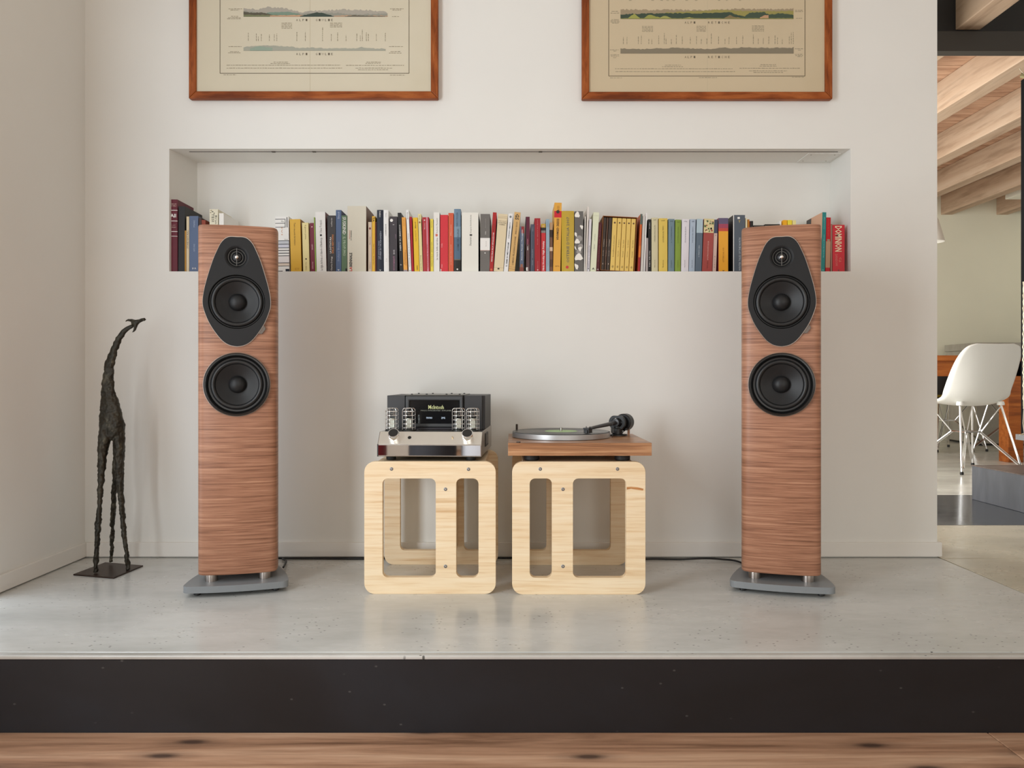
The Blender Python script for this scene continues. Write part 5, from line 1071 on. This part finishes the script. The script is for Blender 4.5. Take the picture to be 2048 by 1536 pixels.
b.tube(G([(223.5, 880, 2.44), (223.5, 872, 2.44), (224, 852, 2.44), (221.5, 824, 2.44), (217.5, 795, 2.44), (216, 772, 2.44), (217, 750, 2.44), (220, 726, 2.44), (228, 700, 2.44), (237.5, 678, 2.44), (247, 664, 2.44), (256, 656, 2.44), (264, 652, 2.44), (268, 649, 2.44)]),
       [0.016, 0.032, 0.0385, 0.034, 0.024, 0.0195, 0.0165, 0.0145, 0.0118, 0.0100, 0.0085, 0.0072, 0.0062, 0.005], 20, flat_=0.62)
b.tube(G([(266, 646, 2.44), (272, 645, 2.435), (278, 642.5, 2.43), (284, 640, 2.425), (289.5, 638.5, 2.42)]), [0.0105, 0.0095, 0.006, 0.0048, 0.0050], 12)
b.tube(G([(273, 643, 2.44), (262, 640.8, 2.44), (256, 640.3, 2.44), (252.5, 641.5, 2.44), (251, 643.5, 2.44)]), [0.0055, 0.0046, 0.0034, 0.0020, 0.0015], 10)
b.tube(G([(272, 645, 2.435), (271.5, 652, 2.43), (269.5, 659, 2.428), (266, 663.6, 2.426), (262.5, 664.4, 2.426)]), [0.0075, 0.0058, 0.0042, 0.0020, 0.0014], 10)
raw = b.build('body', mat_bronze(), t)
rm = raw.modifiers.new('fuse', 'REMESH'); rm.mode = 'VOXEL'; rm.voxel_size = 0.0026; rm.use_smooth_shade = True
bpy.context.view_layer.update()
dg = bpy.context.evaluated_depsgraph_get()
me = bpy.data.meshes.new_from_object(raw.evaluated_get(dg)); raw.modifiers.clear(); raw.data = me
me.calc_loop_triangles()
nr = [v.normal.copy() for v in me.vertices]
for v, n_ in zip(me.vertices, nr):
    p = v.co
    if p.z > 0.010:
        k = 0.0032 * noise.noise(p * 60) + 0.0020 * noise.noise(p * 140)
        if p.z > 0.74: k *= 0.3
        v.co = p + n_ * k
me.polygons.foreach_set('use_smooth', [True] * len(me.polygons))
if not me.materials: me.materials.append(mat_bronze())
corners = [(-1.351, 2.386), (-1.205, 2.344), (-1.189, 2.498), (-1.333, 2.540)]
MB().prism([(x - base[0], y - base[1]) for x, y in corners], 0.0006, 0.0045, 'z').build('base_plate', flat(S(58, 42, 34), 0.4, 0.5), t, bevel=0.0006)

# ------------------------------------------------------------------ cables along the skirting
M_CABLE = flat(S(20, 18, 17), 0.5, name='black_cable')
def cable(pts, label):
    sp_ = spline(pts, 6); o = MB().tube(sp_, 0.0032, 8).build('speaker_cable', M_CABLE, None, 60); tag(o, label, 'cable'); return o
cable([(-0.72, 2.44, 0.012), (-0.74, 2.54, 0.0075), (-0.76, 2.585, 0.006), (-0.66, 2.597, 0.0034), (-0.52, 2.592, 0.0034), (-0.42, 2.60, 0.0036), (-0.34, 2.585, 0.0034)], 'black speaker cable on the floor between left loudspeaker and pine crate')
cable([(0.40, 2.575, 0.0034), (0.47, 2.592, 0.0034), (0.56, 2.585, 0.0036), (0.645, 2.58, 0.0075), (0.70, 2.575, 0.0055), (0.74, 2.56, 0.004), (0.76, 2.50, 0.0036)], 'black speaker cable on the floor between pine crate and right loudspeaker')
cable([(-0.80, 2.60, 0.0034), (-0.6, 2.607, 0.0034), (-0.3, 2.606, 0.0034), (0.1, 2.605, 0.0034), (0.36, 2.603, 0.0034)], 'black mains cable along the skirting behind the crates')

# ------------------------------------------------------------------ added out-of-frame shapes, there only to tone the amplifier's mirror reflection
def mirror_standin(x, y, r_, h, col, label):
    t = empty('mirror_standin', (x, y, ZF), label, 'mirror_standin')
    MB().lathe([(0.0, 0.0003), (r_ * 0.9, 0.0003), (r_, 0.03), (r_ * 1.03, h * 0.5), (r_, h - 0.04), (r_ * 0.88, h - 0.008), (0.0, h)], 40).build('standin_body', flat(col, 0.9), t, 50)
    MB().tube([(r_ * 1.005 * math.cos(a), r_ * 1.005 * math.sin(a), h - 0.038) for a in [2 * math.pi * i / 40 for i in range(40)]], 0.006, 6, closed=True).build('standin_rim', flat(col, 0.8), t, 50)
mirror_standin(-0.80, -0.55, 0.15, 0.62, S(34, 34, 38), 'dark shape added out of frame to tone the middle of the amplifier mirror')
mirror_standin(-0.46, -0.62, 0.16, 0.60, S(172, 172, 176), 'pale shape added out of frame to tone the right of the amplifier mirror')
mirror_standin(-1.26, -0.55, 0.15, 0.60, S(110, 18, 30), 'dark red shape added out of frame to tone the left of the amplifier mirror')
